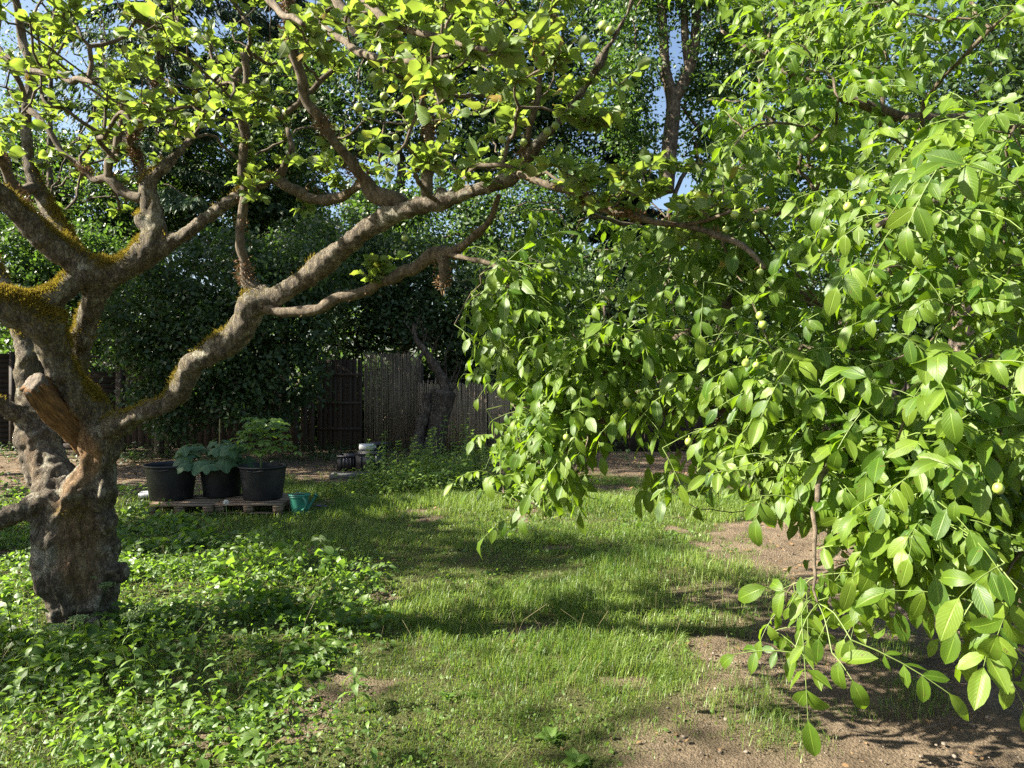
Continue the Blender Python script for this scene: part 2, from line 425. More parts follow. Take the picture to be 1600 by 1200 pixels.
M = {}
M['soil'] = ground_material()
M['apple_leaf'] = leaf_material('apple_leaf', (0.060, 0.110, 0.024), (0.115, 0.175, 0.040), (0.37, 0.52, 0.05), rough=0.5, spec=0.35, tmix=0.40, veins=0.35, brown=0.09, under=(0.17, 0.20, 0.10), spots=0.9)
M['walnut_leaf'] = leaf_material('walnut_leaf', (0.030, 0.080, 0.007), (0.125, 0.190, 0.018), (0.27, 0.45, 0.012), rough=0.44, spec=0.32, tmix=0.42, veins=0.35, under=(0.09, 0.155, 0.028), spots=0.8)
M['hedge_leaf'] = leaf_material('hedge_leaf', (0.018, 0.040, 0.013), (0.050, 0.086, 0.026), (0.12, 0.24, 0.03), rough=0.48, spec=0.4, tmix=0.28, veins=0)
M['tree_leaf'] = leaf_material('tree_leaf', (0.030, 0.066, 0.017), (0.068, 0.118, 0.028), (0.17, 0.33, 0.03), rough=0.45, spec=0.5, tmix=0.35, veins=0)
M['needle'] = leaf_material('needle', (0.020, 0.045, 0.022), (0.045, 0.080, 0.035), (0.06, 0.11, 0.03), rough=0.6, spec=0.3, tmix=0.15, veins=0)
M['grass'] = leaf_material('grass', (0.048, 0.105, 0.014), (0.185, 0.26, 0.055), (0.34, 0.48, 0.05), rough=0.45, spec=0.4, tmix=0.40, veins=0)
M['dry_grass'] = leaf_material('dry_grass', (0.20, 0.17, 0.08), (0.34, 0.30, 0.16), (0.4, 0.35, 0.15), rough=0.6, spec=0.3, tmix=0.3, veins=0)
M['herb'] = leaf_material('herb', (0.048, 0.100, 0.018), (0.12, 0.19, 0.035), (0.30, 0.52, 0.035), rough=0.42, spec=0.45, tmix=0.40, veins=0.3)
M['nettle'] = leaf_material('nettle', (0.075, 0.135, 0.030), (0.13, 0.20, 0.045), (0.30, 0.48, 0.04), rough=0.5, spec=0.4, tmix=0.38, veins=0.4)
M['squash'] = leaf_material('squash', (0.045, 0.095, 0.045), (0.07, 0.13, 0.06), (0.15, 0.3, 0.06), rough=0.6, spec=0.3, tmix=0.25, veins=0.6)
M['moss'] = leaf_material('moss', (0.13, 0.10, 0.012), (0.27, 0.20, 0.03), (0.35, 0.28, 0.03), rough=0.8, spec=0.2, tmix=0.3, veins=0)
M['litter'] = leaf_material('litter', (0.10, 0.055, 0.025), (0.26, 0.17, 0.085), (0.2, 0.12, 0.05), rough=0.8, spec=0.2, tmix=0.1, veins=0)
M['bark'] = bark_material('apple_bark', (0.115, 0.092, 0.066), (0.205, 0.170, 0.122), (0.36, 0.33, 0.26), scale=24, bump=0.9, attrs=True)
M['twig'] = bark_material('twig_bark', (0.10, 0.078, 0.052), (0.17, 0.135, 0.092), (0.25, 0.21, 0.15), scale=45, bump=0.5)
M['grey_bark'] = bark_material('grey_bark', (0.085, 0.068, 0.05), (0.15, 0.12, 0.085), (0.24, 0.20, 0.14), scale=9, bump=0.8)
M['stump_bark'] = bark_material('stump_bark', (0.075, 0.060, 0.046), (0.13, 0.105, 0.08), (0.20, 0.17, 0.135), scale=14, bump=1.0)
M['torn'] = wood_material('torn_wood', (0.16, 0.085, 0.035), (0.42, 0.24, 0.10), scale=34, bump=1.0)
M['stub'] = grain_material('torn_stub_wood', [(0.32, (0.025, 0.013, 0.008)), (0.45, (0.11, 0.058, 0.024)), (0.58, (0.25, 0.135, 0.052)), (0.75, (0.38, 0.23, 0.11))])
M['cutwood'] = solid('weathered_cut', (0.065, 0.050, 0.038), 0.85, 0.2, 0.35, 60, 1.0, c2=(0.17, 0.14, 0.105))
M['rachis'] = solid('leaf_stalk', (0.12, 0.17, 0.04), 0.5, 0.4, 0.25, 20, coord='Object')
M['green_stem'] = solid('green_stem', (0.10, 0.16, 0.045), 0.6, 0.3, 0.25, 20)
M['apple'] = solid('green_apple', (0.22, 0.30, 0.07), 0.4, 0.5, 0.2, 30, 0.1, c2=(0.34, 0.40, 0.13))
M['walnut'] = solid('green_walnut', (0.20, 0.30, 0.045), 0.45, 0.45, 0.2, 60, 0.15, c2=(0.33, 0.42, 0.08))
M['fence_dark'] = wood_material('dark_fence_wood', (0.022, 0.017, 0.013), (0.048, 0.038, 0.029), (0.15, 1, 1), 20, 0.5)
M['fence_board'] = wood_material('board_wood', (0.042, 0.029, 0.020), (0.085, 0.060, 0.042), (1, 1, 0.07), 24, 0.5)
M['reed'] = wood_material('reed', (0.23, 0.175, 0.11), (0.44, 0.35, 0.23), (1, 1, 0.05), 40, 0.3)
M['wire'] = solid('wire', (0.15, 0.14, 0.13), 0.4, 0.5, 0.1, metallic=0.8)
M['tub'] = solid('black_tub', (0.012, 0.012, 0.015), 0.5, 0.4, 0.25, 5, 0.05, c2=(0.032, 0.031, 0.032))
M['black'] = solid('black_plastic', (0.022, 0.022, 0.025), 0.45, 0.5, 0.2, 8)
M['pallet'] = wood_material('pallet_wood', (0.16, 0.11, 0.07), (0.30, 0.22, 0.15), (0.1, 1, 1), 24, 0.5)
M['can'] = solid('green_can', (0.025, 0.17, 0.115), 0.42, 0.5, 0.2, 7, 0.03, c2=(0.04, 0.22, 0.15))
M['white'] = solid('white_plastic', (0.40, 0.41, 0.40), 0.4, 0.5, 0.08, 8)
M['slab'] = solid('grey_slab', (0.08, 0.08, 0.075), 0.8, 0.3, 0.2, 20, 0.3)
M['pale'] = solid('pale_stone', (0.32, 0.33, 0.34), 0.7, 0.3, 0.15, 14, 0.2)
M['stone'] = solid('pebble', (0.14, 0.11, 0.08), 0.85, 0.2, 0.4, 6, 0.2, c2=(0.30, 0.25, 0.20), coord='Object')
M['purple'] = solid('purple_plastic', (0.18, 0.10, 0.30), 0.4, 0.5, 0.1)
M['turq'] = solid('turquoise_plastic', (0.16, 0.48, 0.50), 0.4, 0.5, 0.06)
M['bamboo'] = wood_material('bamboo', (0.30, 0.24, 0.10), (0.42, 0.36, 0.18), (1, 1, 0.1), 20, 0.2)
M['potsoil'] = solid('potting_soil', (0.035, 0.024, 0.017), 0.95, 0.1, 0.4, 60, 0.8)
M['fluff'] = solid('seed_fluff', (0.75, 0.75, 0.72), 0.9, 0.1, 0.05)
M['umbel'] = solid('umbel_flower', (0.26, 0.34, 0.13), 0.8, 0.2, 0.3, 60)

# ------------------------------------------------------------------ leaf templates and baking
def leaf_template(width, seg=6, cols=5, droop=0.15, fold=0.18, petiole=0.0, shape='ovate', twist=0.0, wave=0.0, seed=0, serr=0.0):
    """unit-length leaf along +Y, normal +Z; returns V, quads, uv"""
    rr = np.random.default_rng(seed)
    u = np.linspace(0, 1, seg+1)
    if petiole > 0: u = np.concatenate([[0], petiole + (1-petiole)*np.linspace(0, 1, seg)])
    ub = np.clip((u-petiole)/(1-petiole), 0, 1)
    if shape == 'ovate': w = np.sin(math.pi*ub**0.80)**0.75*(1-0.25*ub)
    elif shape == 'ellip': w = np.sin(math.pi*ub**0.95)**0.62
    elif shape == 'lance': w = np.sin(math.pi*ub**0.62)**1.1*1.05
    else: w = np.sin(math.pi*ub)
    w = np.maximum(w, 0.0)*width*0.5/max(w.max(), 1e-6)
    w = np.maximum(w, 0.012*(u < 0.999))
    if petiole > 0: w[0] = 0.012; w[1] = max(w[1], 0.014)
    v = np.linspace(-1, 1, cols)
    U, Vv = np.meshgrid(u, v, indexing='ij')
    W = np.repeat(w[:, None], cols, 1)
    if serr:
        W = W*(1+serr*np.where(np.arange(seg+1) % 2, 1, -1)[:, None]*(np.abs(Vv) > 0.9))
    x = W*Vv
    ph = rr.uniform(0, 6.28)
    z = fold*np.abs(x) + wave*np.sin(U*9+ph+Vv*1.5)*np.abs(Vv)*width
    # droop as arc
    ang = droop*2.0*U
    y = np.cumsum(np.concatenate([[0], np.diff(u)]))[:, None]*np.ones_like(U)
    yy = np.zeros_like(u); zz = np.zeros_like(u)
    for i in range(1, len(u)):
        a = droop*2.0*(u[i]+u[i-1])/2
        yy[i] = yy[i-1]+(u[i]-u[i-1])*math.cos(a); zz[i] = zz[i-1]-(u[i]-u[i-1])*math.sin(a)
    Y = np.repeat(yy[:, None], cols, 1); Z = np.repeat(zz[:, None], cols, 1)+z
    tw = twist*U
    X = x*np.cos(tw)-z*np.sin(tw)*0; Z = Z+x*np.sin(tw)
    V = np.stack([X, Y, Z], -1).reshape(-1, 3)
    i = np.arange(seg)[:, None]*cols; j = np.arange(cols-1)[None]
    Q = np.stack([i+j, i+j+1, i+cols+j+1, i+cols+j], -1).reshape(-1, 4)
    uv = np.stack([np.repeat(ub[:, None], cols, 1).ravel(), Vv.ravel()], -1)
    return V, Q, uv

def bake(templates, pos, X, Y, Z, size, tint, which=None):
    """join placed copies of the templates into (V, quads, None, attrs)"""
    n = len(pos)
    which = R.integers(0, len(templates), n) if which is None else which
    out = []
    for k, (tv, tq, uv) in enumerate(templates):
        s = np.nonzero(which == k)[0]
        if not len(s): continue
        B = np.stack([X[s], Y[s], Z[s]], 1)          # rows are axes
        V = np.einsum('vk,nkj->nvj', tv, B)*size[s][:, None, None] + pos[s][:, None]
        m = len(tv)
        Q = (tq[None]+np.arange(len(s))[:, None, None]*m).reshape(-1, 4)
        a = np.concatenate([np.repeat(uv[None], len(s), 0), np.repeat(tint[s][:, None, None], m, 1)], -1).reshape(-1, 3)
        out.append((V.reshape(-1, 3), Q, None, {'leafco': a}))
    return merge(out)

def frames(d, up):
    """leaf axes from direction d and wanted normal up"""
    Y = norm(d); Z = up - Y*np.sum(up*Y, -1, keepdims=True); Z = norm(Z); X = np.cross(Y, Z)
    return X, Y, Z

def quad_leaves(pos, d, up, length, width, tint, fold=0.25):
    """cheap 2-triangle folded leaves"""
    X, Y, Z = frames(d, up); n = len(pos)
    L = length[:, None]; W = (width*0.5)[:, None]
    V = np.stack([pos, pos+Y*L*0.45+X*W+Z*W*fold, pos+Y*L, pos+Y*L*0.45-X*W+Z*W*fold], 1).reshape(-1, 3)
    b = np.arange(n)[:, None]*4
    T = np.concatenate([b+[0, 1, 2], b+[0, 2, 3]])
    a = np.tile(np.array([[0, 0, 0], [.5, 1, 0], [1, 0, 0], [.5, -1, 0]], float), (n, 1)); a[:, 2] = np.repeat(tint, 4)
    return V, None, T, {'leafco': a}

def hull(o, name, data, mat, kind=None, label=None, smooth=True):
    V, Q, T, A = data
    return link(name, mesh_np(name, V, Q, T, A, smooth), mat, o, kind, label)

def rand_dir(n, R_=None):
    v = (R_ or R).normal(size=(n, 3)); return norm(v)

# ------------------------------------------------------------------ ground
def bound_dirt(D):
    return np.interp(D, [2.0, 2.6, 2.75, 3.0, 3.6, 4.4, 5.3, 6.5, 7.4, 7.9], [-0.6, 0.2, 0.75, 1.15, 1.30, 1.40, 1.35, 1.5, 2.3, 6.0])

def grassiness(x, y):
    n = fbm(x*1.7, y*1.7, 0, 3, 4)
    g = (bound_dirt(y) + 0.50*n - x)/0.75 + 0.5
    far = (10.6 + 0.5*fbm(x*0.8, y*0.8, 0, 9, 3) - y)/0.7
    far = np.where(x < -3.6, (9.6 + 0.5*n - y)/0.7, far)
    g = np.minimum(g, far)
    g = np.where((y > 7.3) & (x > 1.5), np.minimum(far, 1), g)
    bare = np.clip((fbm(x*2.3+5, y*2.3, 0, 21, 3) - 0.62)*5, 0, 0.9)      # bare spots in the lawn
    return np.clip(g, 0, 1) * (1-bare)

def hgt(x, y):
    x = np.asarray(x, float); y = np.asarray(y, float)
    return 0.035*fbm(x*0.45, y*0.45, 0, 40, 3) + 0.010*vnoise(x*3, y*3, 0, 50) * np.exp(-np.maximum(y-6, 0)/4)

def axis(a, b, s0, s1, grow):
    """graded coordinates"""
    return np.concatenate(a)

def graded(lo, hi, f0, f1, step, g=1.16):
    mid = np.arange(f0, f1+step*0.5, step)
    out = [mid]
    x, s, l = f1, step, []
    while x < hi: s *= g; x += s; l.append(x)
    x, s, r = f0, step, []
    while x > lo: s *= g; x -= s; r.append(x)
    return np.concatenate([r[::-1], mid, l])

gx = graded(-150, 150, -5, 5, 0.045)
gy = graded(-60, 300, 1.8, 9.5, 0.045)
GX, GY = np.meshgrid(gx, gy, indexing='ij')
GR = grassiness(GX, GY)
near = np.exp(-np.maximum(np.abs(GX)-5, 0)/2)*np.exp(-np.maximum(np.abs(GY-5.5)-4, 0)/3)
GZ = hgt(GX, GY) + near*(1-GR)*(0.013*fbm(GX*9, GY*9, 0, 77, 3)+0.016*fbm(GX*2.6, GY*2.6, 0, 78, 2))
n0, n1 = GX.shape
ii = np.arange(n0-1)[:, None]*n1; jj = np.arange(n1-1)[None]
GQ = np.stack([ii+jj, ii+n1+jj, ii+n1+jj+1, ii+jj+1], -1).reshape(-1, 4)
g = link('ground', mesh_np('ground', np.stack([GX, GY, GZ], -1).reshape(-1, 3), GQ, None, {'grassy': GR.ravel()}), M['soil'])
g['kind'] = 'structure'

# ------------------------------------------------------------------ tree growth helper
class Skeleton:
    def __init__(self):
        self.P = []; self.par = []; self.paths = []; self.cnt = []
    def add_poly(self, P, parent=-1):
        idx = []
        for p in P:
            self.P.append(np.asarray(p, float)); self.par.append(parent); self.cnt.append(0)
            parent = len(self.P)-1; idx.append(parent)
        return idx
    def connect(self, att, root, maxlen=9.0, step=0.06, jit=0.02, sag=0.0, bias=0.35, keep=None):
        """attach every attractor to the nearest node that lies nearer to the root"""
        root = np.asarray(root, float)
        order = np.argsort([np.linalg.norm(a-root) for a in att])
        tips = []
        for k in order:
            a = att[k]
            PP = np.array(self.P)
            d = np.linalg.norm(PP-a, axis=1)
            cost = d + bias*np.linalg.norm(PP-root, axis=1)
            j = int(np.argmin(cost))
            L = np.linalg.norm(self.P[j]-a)
            if L < 1e-3: continue
            n = max(2, int(L/step)+1)
            t = np.linspace(0, 1, n+1)[1:]
            off = R.normal(size=3)*L*0.10
            pts = self.P[j]*(1-t)[:, None] + a*t[:, None] + (np.sin(t*math.pi)[:, None])*off + R.normal(size=(n, 3))*jit*np.sin(t*math.pi)[:, None]
            pts[:, 2] -= sag*L*np.sin(t*math.pi)
            s = len(self.P)
            idx = self.add_poly(pts, j)
            self.paths.append([j]+idx)
            q = idx[-1]
            while q >= 0: self.cnt[q] += 1; q = self.par[q]
            tips.append((k, idx[-1]))
        return tips
    def mesh(self, r0=0.0016, p=0.5, sides=5, rmax=0.05):
        out = []
        for path in self.paths:
            P = np.array([self.P[i] for i in path])
            c = np.array([self.cnt[i] for i in path[1:]], float)
            c = np.concatenate([[c[0]], c])
            r = np.minimum(r0*np.maximum(c, 1)**p, rmax)
            r[-1] *= 0.7
            out.append(tube(P, r, sides, cap=False))
        return merge(out)

def in_poly(px, py, poly):
    poly = np.asarray(poly, float); n = len(poly)
    inside = np.zeros(len(px), bool); j = n-1
    for i in range(n):
        xi, yi = poly[i]; xj, yj = poly[j]
        c = ((yi > py) != (yj > py)) & (px < (xj-xi)*(py-yi)/(yj-yi+1e-12)+xi)
        inside ^= c; j = i
    return inside

def project(P):
    P = np.asarray(P); d = np.maximum(P[..., 1], 0.05)
    return 800+P[..., 0]/d*FPX, HOR-(P[..., 2]-CAMZ)/d*FPX, P[..., 1]

def pick_largest(pos, Y, X, size, wid, nmax=300, blockers=None):
    """which leaves show largest from the photograph's place: nearest first, skipping covered ones"""
    c = pos+Y*(size*0.5)[:, None]
    px, py, d = project(c)
    V = norm(c-np.array([0, 0, CAMZ]))
    Nn = np.cross(X, Y)
    face = np.abs(np.sum(V*Nn, -1))
    area = (size/d*FPX)**2*wid*np.maximum(face, 0.12)
    ok = (d > 0.3) & (px > -5) & (px < 1605) & (py > -5) & (py < 1205)
    cell = 8
    occ = np.zeros((1600//cell+3, 1200//cell+3), bool)
    order = np.argsort(d)
    vis = np.zeros(len(pos), bool)
    for i in order:
        if not ok[i]: continue
        r = int(max(0, (math.sqrt(area[i])*0.38)//cell))
        x, y = int(px[i]//cell)+1, int(py[i]//cell)+1
        x0, x1, y0, y1 = max(0, x-r), min(occ.shape[0], x+r+1), max(0, y-r), min(occ.shape[1], y+r+1)
        s = occ[x0:x1, y0:y1]
        if s.size and s.mean() < 0.5: vis[i] = True
        occ[x0:x1, y0:y1] = True
    sc = np.where(vis, area, 0)
    top = np.argsort(-sc)[:nmax]
    return top[sc[top] > 60]

def place_parts(name, variants, mat, parent, pos, X, Y, Z, size, which, idx):
    mes = []
    for k, (tv, tq, uv) in enumerate(variants):
        a = np.concatenate([uv, np.full((len(uv), 1), [0.15, 0.35, 0.55, 0.75, 0.45, 0.95, 0.25, 0.65][k % 8])], -1)
        me = mesh_np(name, tv, tq, None, {'leafco': a}); me.materials.append(mat); mes.append(me)
    base = np.array(parent['_base'])
    proto = bpy.data.objects.new(name, mes[0]); first = True
    for i in idx:
        o = proto if first else proto.copy(); first = False
        o.data = mes[which[i]]
        s = float(size[i])
        m = Matrix.Identity(4)
        for r_ in range(3):
            m[r_][0] = X[i][r_]*s; m[r_][1] = Y[i][r_]*s; m[r_][2] = Z[i][r_]*s; m[r_][3] = pos[i][r_]-base[r_]
        col.objects.link(o)
        o.parent = parent
        o.matrix_basis = m
# ------------------------------------------------------------------ gnarled old apple tree (left)
AP = thing('apple_tree', 'gnarled old apple tree with mossy twisted limbs and a forked, scarred trunk', 'tree', (*gpt(130, 990), 0.0))

LF = 1.0
def limb(pts):
    P = np.array([at(a, b, c) for a, b, r, c in pts]); r = np.array([r/FPX*c for a, b, r, c in pts])*LF
    return P, r

trunk_limbs = [
    # column: px, py, radius px, depth m
    [(138, 1030, 62, 4.15), (135, 985, 50, 4.15), (130, 945, 52, 4.15), (127, 905, 60, 4.15), (120, 865, 64, 4.15), (113, 825, 62, 4.15), (110, 790, 57, 4.15)],
    # left limb rising behind
    [(100, 800, 44, 4.2), (84, 755, 37, 4.25), (68, 710, 38, 4.3), (58, 665, 36, 4.35), (50, 620, 27, 4.4), (44, 580, 23, 4.4), (40, 548, 19, 4.4), (30, 505, 16, 4.45), (12, 455, 15, 4.5), (-15, 405, 14, 4.5)],
    # right limb
    [(122, 800, 46, 4.12), (140, 765, 38, 4.1), (153, 730, 36, 4.08), (157, 695, 38, 4.05), (147, 660, 38, 4.05), (124, 625, 32, 4.0), (104, 592, 28, 3.95), (88, 560, 28, 3.9), (78, 525, 33, 3.85), (52, 492, 38, 3.8), (18, 478, 34, 3.75), (-30, 470, 30, 3.7)],
    # mossy arm joining the upper crossing
    [(55, 490, 32, 3.82), (90, 462, 24, 3.85), (118, 440, 26, 3.9), (150, 428, 30, 3.95)],
    # knotted inner limb
    [(140, 650, 26, 4.06), (122, 610, 19, 4.1), (121, 570, 17, 4.1), (128, 532, 20, 4.1), (140, 492, 20, 4.05), (154, 448, 26, 4.0), (186, 424, 24, 4.0), (222, 400, 27, 4.0), (240, 374, 26, 4.0), (238, 335, 20, 4.0), (230, 300, 16, 4.0), (232, 283, 14, 4.0)],
    # mossy limb going up left
    [(152, 432, 28, 3.97), (108, 402, 25, 3.9), (62, 366, 23, 3.8), (22, 326, 20, 3.7), (-15, 292, 19, 3.6), (-60, 250, 17, 3.5)],
    # upright behind
    [(118, 404, 20, 4.0), (95, 365, 20, 4.15), (74, 322, 15, 4.2), (52, 272, 12, 4.2), (42, 222, 11, 4.2), (43, 175, 11, 4.2), (50, 125, 9, 4.2)],
    # big right limb
    [(160, 675, 24, 4.05), (190, 661, 19, 3.98), (220, 648, 16, 3.93), (252, 634, 17, 3.9), (280, 612, 18, 3.88), (290, 588, 18, 3.85), (303, 566, 18, 3.82), (335, 549, 20, 3.8), (366, 530, 22, 3.77), (385, 502, 23, 3.75), (400, 474, 25, 3.72), (430, 466, 18, 3.7), (470, 440, 18, 3.62), (520, 402, 18, 3.5), (560, 368, 18, 3.4), (600, 342, 17, 3.32), (650, 324, 15, 3.22), (700, 312, 14, 3.12), (755, 292, 13, 3.02), (800, 278, 13, 2.95), (820, 252, 11, 2.9), (850, 215, 10, 2.85), (890, 172, 9, 2.8), (930, 110, 8.5, 2.75), (975, 30, 8, 2.7), (1000, -40, 7, 2.65)],
    [(112, 790, 30, 4.1), (70, 788, 24, 4.05), (35, 797, 19, 4.0), (0, 814, 16, 3.95), (-60, 838, 14, 3.85)],
    [(60, 668, 22, 4.3), (30, 648, 17, 4.25), (0, 632, 15, 4.2), (-50, 612, 13, 4.1)],
    [(238, 385, 20, 4.0), (280, 372, 15, 3.98), (320, 344, 13, 3.95), (362, 311, 12, 3.92), (400, 291, 11, 3.9), (430, 276, 9, 3.9)],
    [(232, 285, 12, 4.0), (262, 255, 11, 4.0), (298, 218, 9, 4.0), (318, 190, 7, 4.0)],
]
burls = [(184, 895, 17, 4.12), (172, 815, 17, 4.1), (165, 760, 22, 4.05), (130, 530, 22, 4.06), (395, 478, 27, 3.72), (410, 455, 17, 3.72), (240, 385, 29, 4.0), (300, 570, 20, 3.82), (345, 540, 23, 3.8), (372, 520, 24, 3.76), (70, 505, 37, 3.82),
         (30, 485, 36, 3.77), (85, 548, 30, 3.9), (155, 425, 31, 3.97), (600, 335, 20, 3.32), (690, 300, 13, 3.12), (815, 268, 16, 2.93), (228, 345, 21, 4.0), (95, 365, 24, 4.15), (80, 850, 30, 4.14), (152, 870, 30, 4.14), (88, 810, 30, 4.12)]
parts = []
for iL, L in enumerate(trunk_limbs):
    P, r = limb(L)
    if not iL: r = r*0.90
    if iL: r = r*np.where(np.array([q[1] for q in L]) > 740, 0.92, 0.94 if iL == 7 else 0.80)
    P, r = resample(P, r, 0.03)
    k = np.arange(len(P))
    r = r*(1 + 0.09*vnoise(P[:, 0]*9, P[:, 1]*9, P[:, 2]*9, 3) + 0.06*vnoise(P[:, 0]*22, P[:, 1]*22, P[:, 2]*22, 4))
    P = P + 0.10*r[:, None]*np.stack([vnoise(P[:, 0]*8, P[:, 2]*8, 0, s) for s in (5, 6, 7)], -1)
    parts.append(tube(P, r, 14))
for a, b, r, c in burls:
    r = r*0.80 if b < 740 else r*0.88
    th = np.linspace(0.02, math.pi-0.02, 9)
    s = lathe(np.stack([np.sin(th), -np.cos(th)], -1)*r/FPX*c*1.03, 12, at(a, b, c))
    parts.append((s[0], s[1], np.concatenate([np.stack([np.zeros(10, int), np.arange(2, 12), np.arange(1, 11)], -1), np.stack([np.full(10, 96), 96+np.arange(1, 11), 96+np.arange(2, 12)], -1)]), {}))
V, Q, T, A = merge(parts)
tmp = bpy.data.objects.new('tmp', mesh_np('tmp', V, Q, T)); col.objects.link(tmp)
md = tmp.modifiers.new('r', 'REMESH'); md.mode = 'VOXEL'; md.voxel_size = 0.0135
sm = tmp.modifiers.new('s', 'SMOOTH'); sm.iterations = 4; sm.factor = 0.5
dg = bpy.context.evaluated_depsgraph_get()
ev = tmp.evaluated_get(dg)
me = bpy.data.meshes.new_from_object(ev)
bpy.data.objects.remove(tmp)
n = len(me.vertices); V = np.empty(n*3, np.float32); me.vertices.foreach_get('co', V); V = V.reshape(-1, 3).astype(float)
Nn = np.empty(n*3, np.float32); me.vertex_normals.foreach_get('vector', Nn); Nn = Nn.reshape(-1, 3).astype(float)
px, py, dd = project(V)
big = np.clip((py-560)/200, 0, 1)
disp = 0.008*(1+1.1*big)*fbm(V[:, 0]*13, V[:, 1]*13, V[:, 2]*9, 31, 3) + 0.0055*fbm(V[:, 0]*42, V[:, 1]*42, V[:, 2]*24, 32, 3)
ridge = np.clip(1-1.6*np.abs(fbm(V[:, 0]*15, V[:, 1]*15, V[:, 2]*5.5, 35, 2)), 0, 1)**2
disp = disp - 0.010*ridge*(0.5+0.7*big)
# old healed wound on the front of the trunk: a sunken panel with a rolled rim
e = np.sqrt(((px-122)/46)**2 + ((py-865)/88)**2) + 0.12*fbm(V[:, 0]*9, V[:, 1]*9, V[:, 2]*9, 33, 2)
front = (Nn[:, 1] < -0.1) & (dd < 4.25)
wound = np.clip((1.0-e)*4, 0, 1)*front
rim = np.exp(-((e-1.05)/0.13)**2)*front
e2 = np.sqrt(((px-122)/22)**2 + ((py-815)/26)**2); e3 = np.sqrt(((px-95)/18)**2 + ((py-868)/16)**2)
disp = disp - 0.022*wound + 0.022*rim + front*(0.012*np.exp(-((e2-1)/0.2)**2)+0.010*np.exp(-((e3-1)/0.2)**2) - 0.010*np.clip(1-e2, 0, 1))
# vertical fluting towards the roots
ang = np.arctan2(V[:, 1]-4.15, V[:, 0]-AP['_base'][0])
disp += 0.020*big*np.clip((py-700)/200, 0, 1)*np.sin(ang*7+2*vnoise(V[:, 2]*3, ang*2, 0, 2))*(1-wound)
V = V+Nn*disp[:, None]
wood = wound*0.85
def near_line(pts, rad):
    P, _ = resample(np.array([at(a, b, c) for a, b, c in pts]), np.ones(len(pts)), 0.02)
    d = np.full(n, 9.0)
    for p in P: d = np.minimum(d, np.linalg.norm(V-p, axis=1))
    return np.clip((rad-d)/0.03, 0, 1)
wood = np.maximum(wood, near_line([(140, 700, 3.92), (130, 735, 3.98), (112, 765, 4.0), (100, 790, 4.0)], 0.075)*(Nn[:, 0] < 0.45))
wood = np.maximum(wood, near_line([(40, 690, 4.2), (60, 740, 4.18), (75, 770, 4.15)], 0.05)*0.55*(Nn[:, 0] < 0.3))
torn = near_line([(84, 625, 3.93), (100, 650, 3.93), (118, 680, 3.94), (138, 708, 3.96), (152, 728, 3.98)], 0.075)*(Nn[:, 0] < 0.5)*np.clip(1.2+1.2*fbm(V[:, 0]*14, V[:, 1]*14, V[:, 2]*14, 55, 2), 0, 1)
mossr = np.clip((700-py)/120, 0, 1)*np.clip((330-px)/120, 0, 1)
moss = np.clip(Nn[:, 2]*0.9+0.30, 0, 1)*mossr*1.0 + 0.35*mossr*(dd < 4.15)*np.clip(1-np.abs(py-560)/160, 0, 1)
gline = np.clip((px-230)/40, 0, 1)*np.clip((560-px)/120, 0, 1)*np.clip(Nn[:, 2]+0.1, 0, 1)*0.6
moss = np.maximum(moss, gline)
moss = np.maximum(moss, 0.35*np.clip((py-640)/60, 0, 1)*np.clip((780-py)/60, 0, 1)*(px > 120)*(px < 260)*(Nn[:, 0] > -0.2))
moss = np.maximum(moss, 0.45*np.exp(-((px-125)/60)**2-((py-800)/22)**2)*front)
moss = moss*(1-torn)
moss = np.clip(moss*(0.75+0.5*fbm(V[:, 0]*6, V[:, 1]*6, V[:, 2]*6, 61, 3)), 0, 1)*(1-np.clip((px-620)/60, 0, 1))
me.vertices.foreach_set('co', V.astype(np.float32).ravel())
me.attributes.new('wood', 'FLOAT', 'POINT').data.foreach_set('value', wood.astype(np.float32))
me.attributes.new('torn', 'FLOAT', 'POINT').data.foreach_set('value', torn.astype(np.float32))
me.attributes.new('moss', 'FLOAT', 'POINT').data.foreach_set('value', moss.astype(np.float32))
me.polygons.foreach_set('use_smooth', np.ones(len(me.polygons), bool))
me.materials.clear(); me.update()
link('trunk', me, M['bark'], AP)
TV, TN = V, Nn
# moss fuzz: short golden spikes on the mossy upper faces
w = np.clip(moss-0.36, 0, 1)*np.clip(Nn[:, 2]+0.5, 0.05, 1)
k = R.choice(n, 34000, p=w/w.sum())
p = V[k]+R.normal(size=(len(k), 3))*0.006-Nn[k]*0.003
d = norm(Nn[k]*0.8+R.normal(size=(len(k), 3))*0.55+[0, 0, 0.25])
tn = np.clip(0.5+0.35*fbm(p[:, 0]*8, p[:, 1]*8, p[:, 2]*8, 5, 2)+R.normal(size=len(k))*0.2, 0, 1)
hull(AP, 'moss', quad_leaves(p, d, rand_dir(len(k)), R.uniform(0.012, 0.030, len(k)), R.uniform(0.003, 0.006, len(k)), tn), M['moss'], 'stuff')

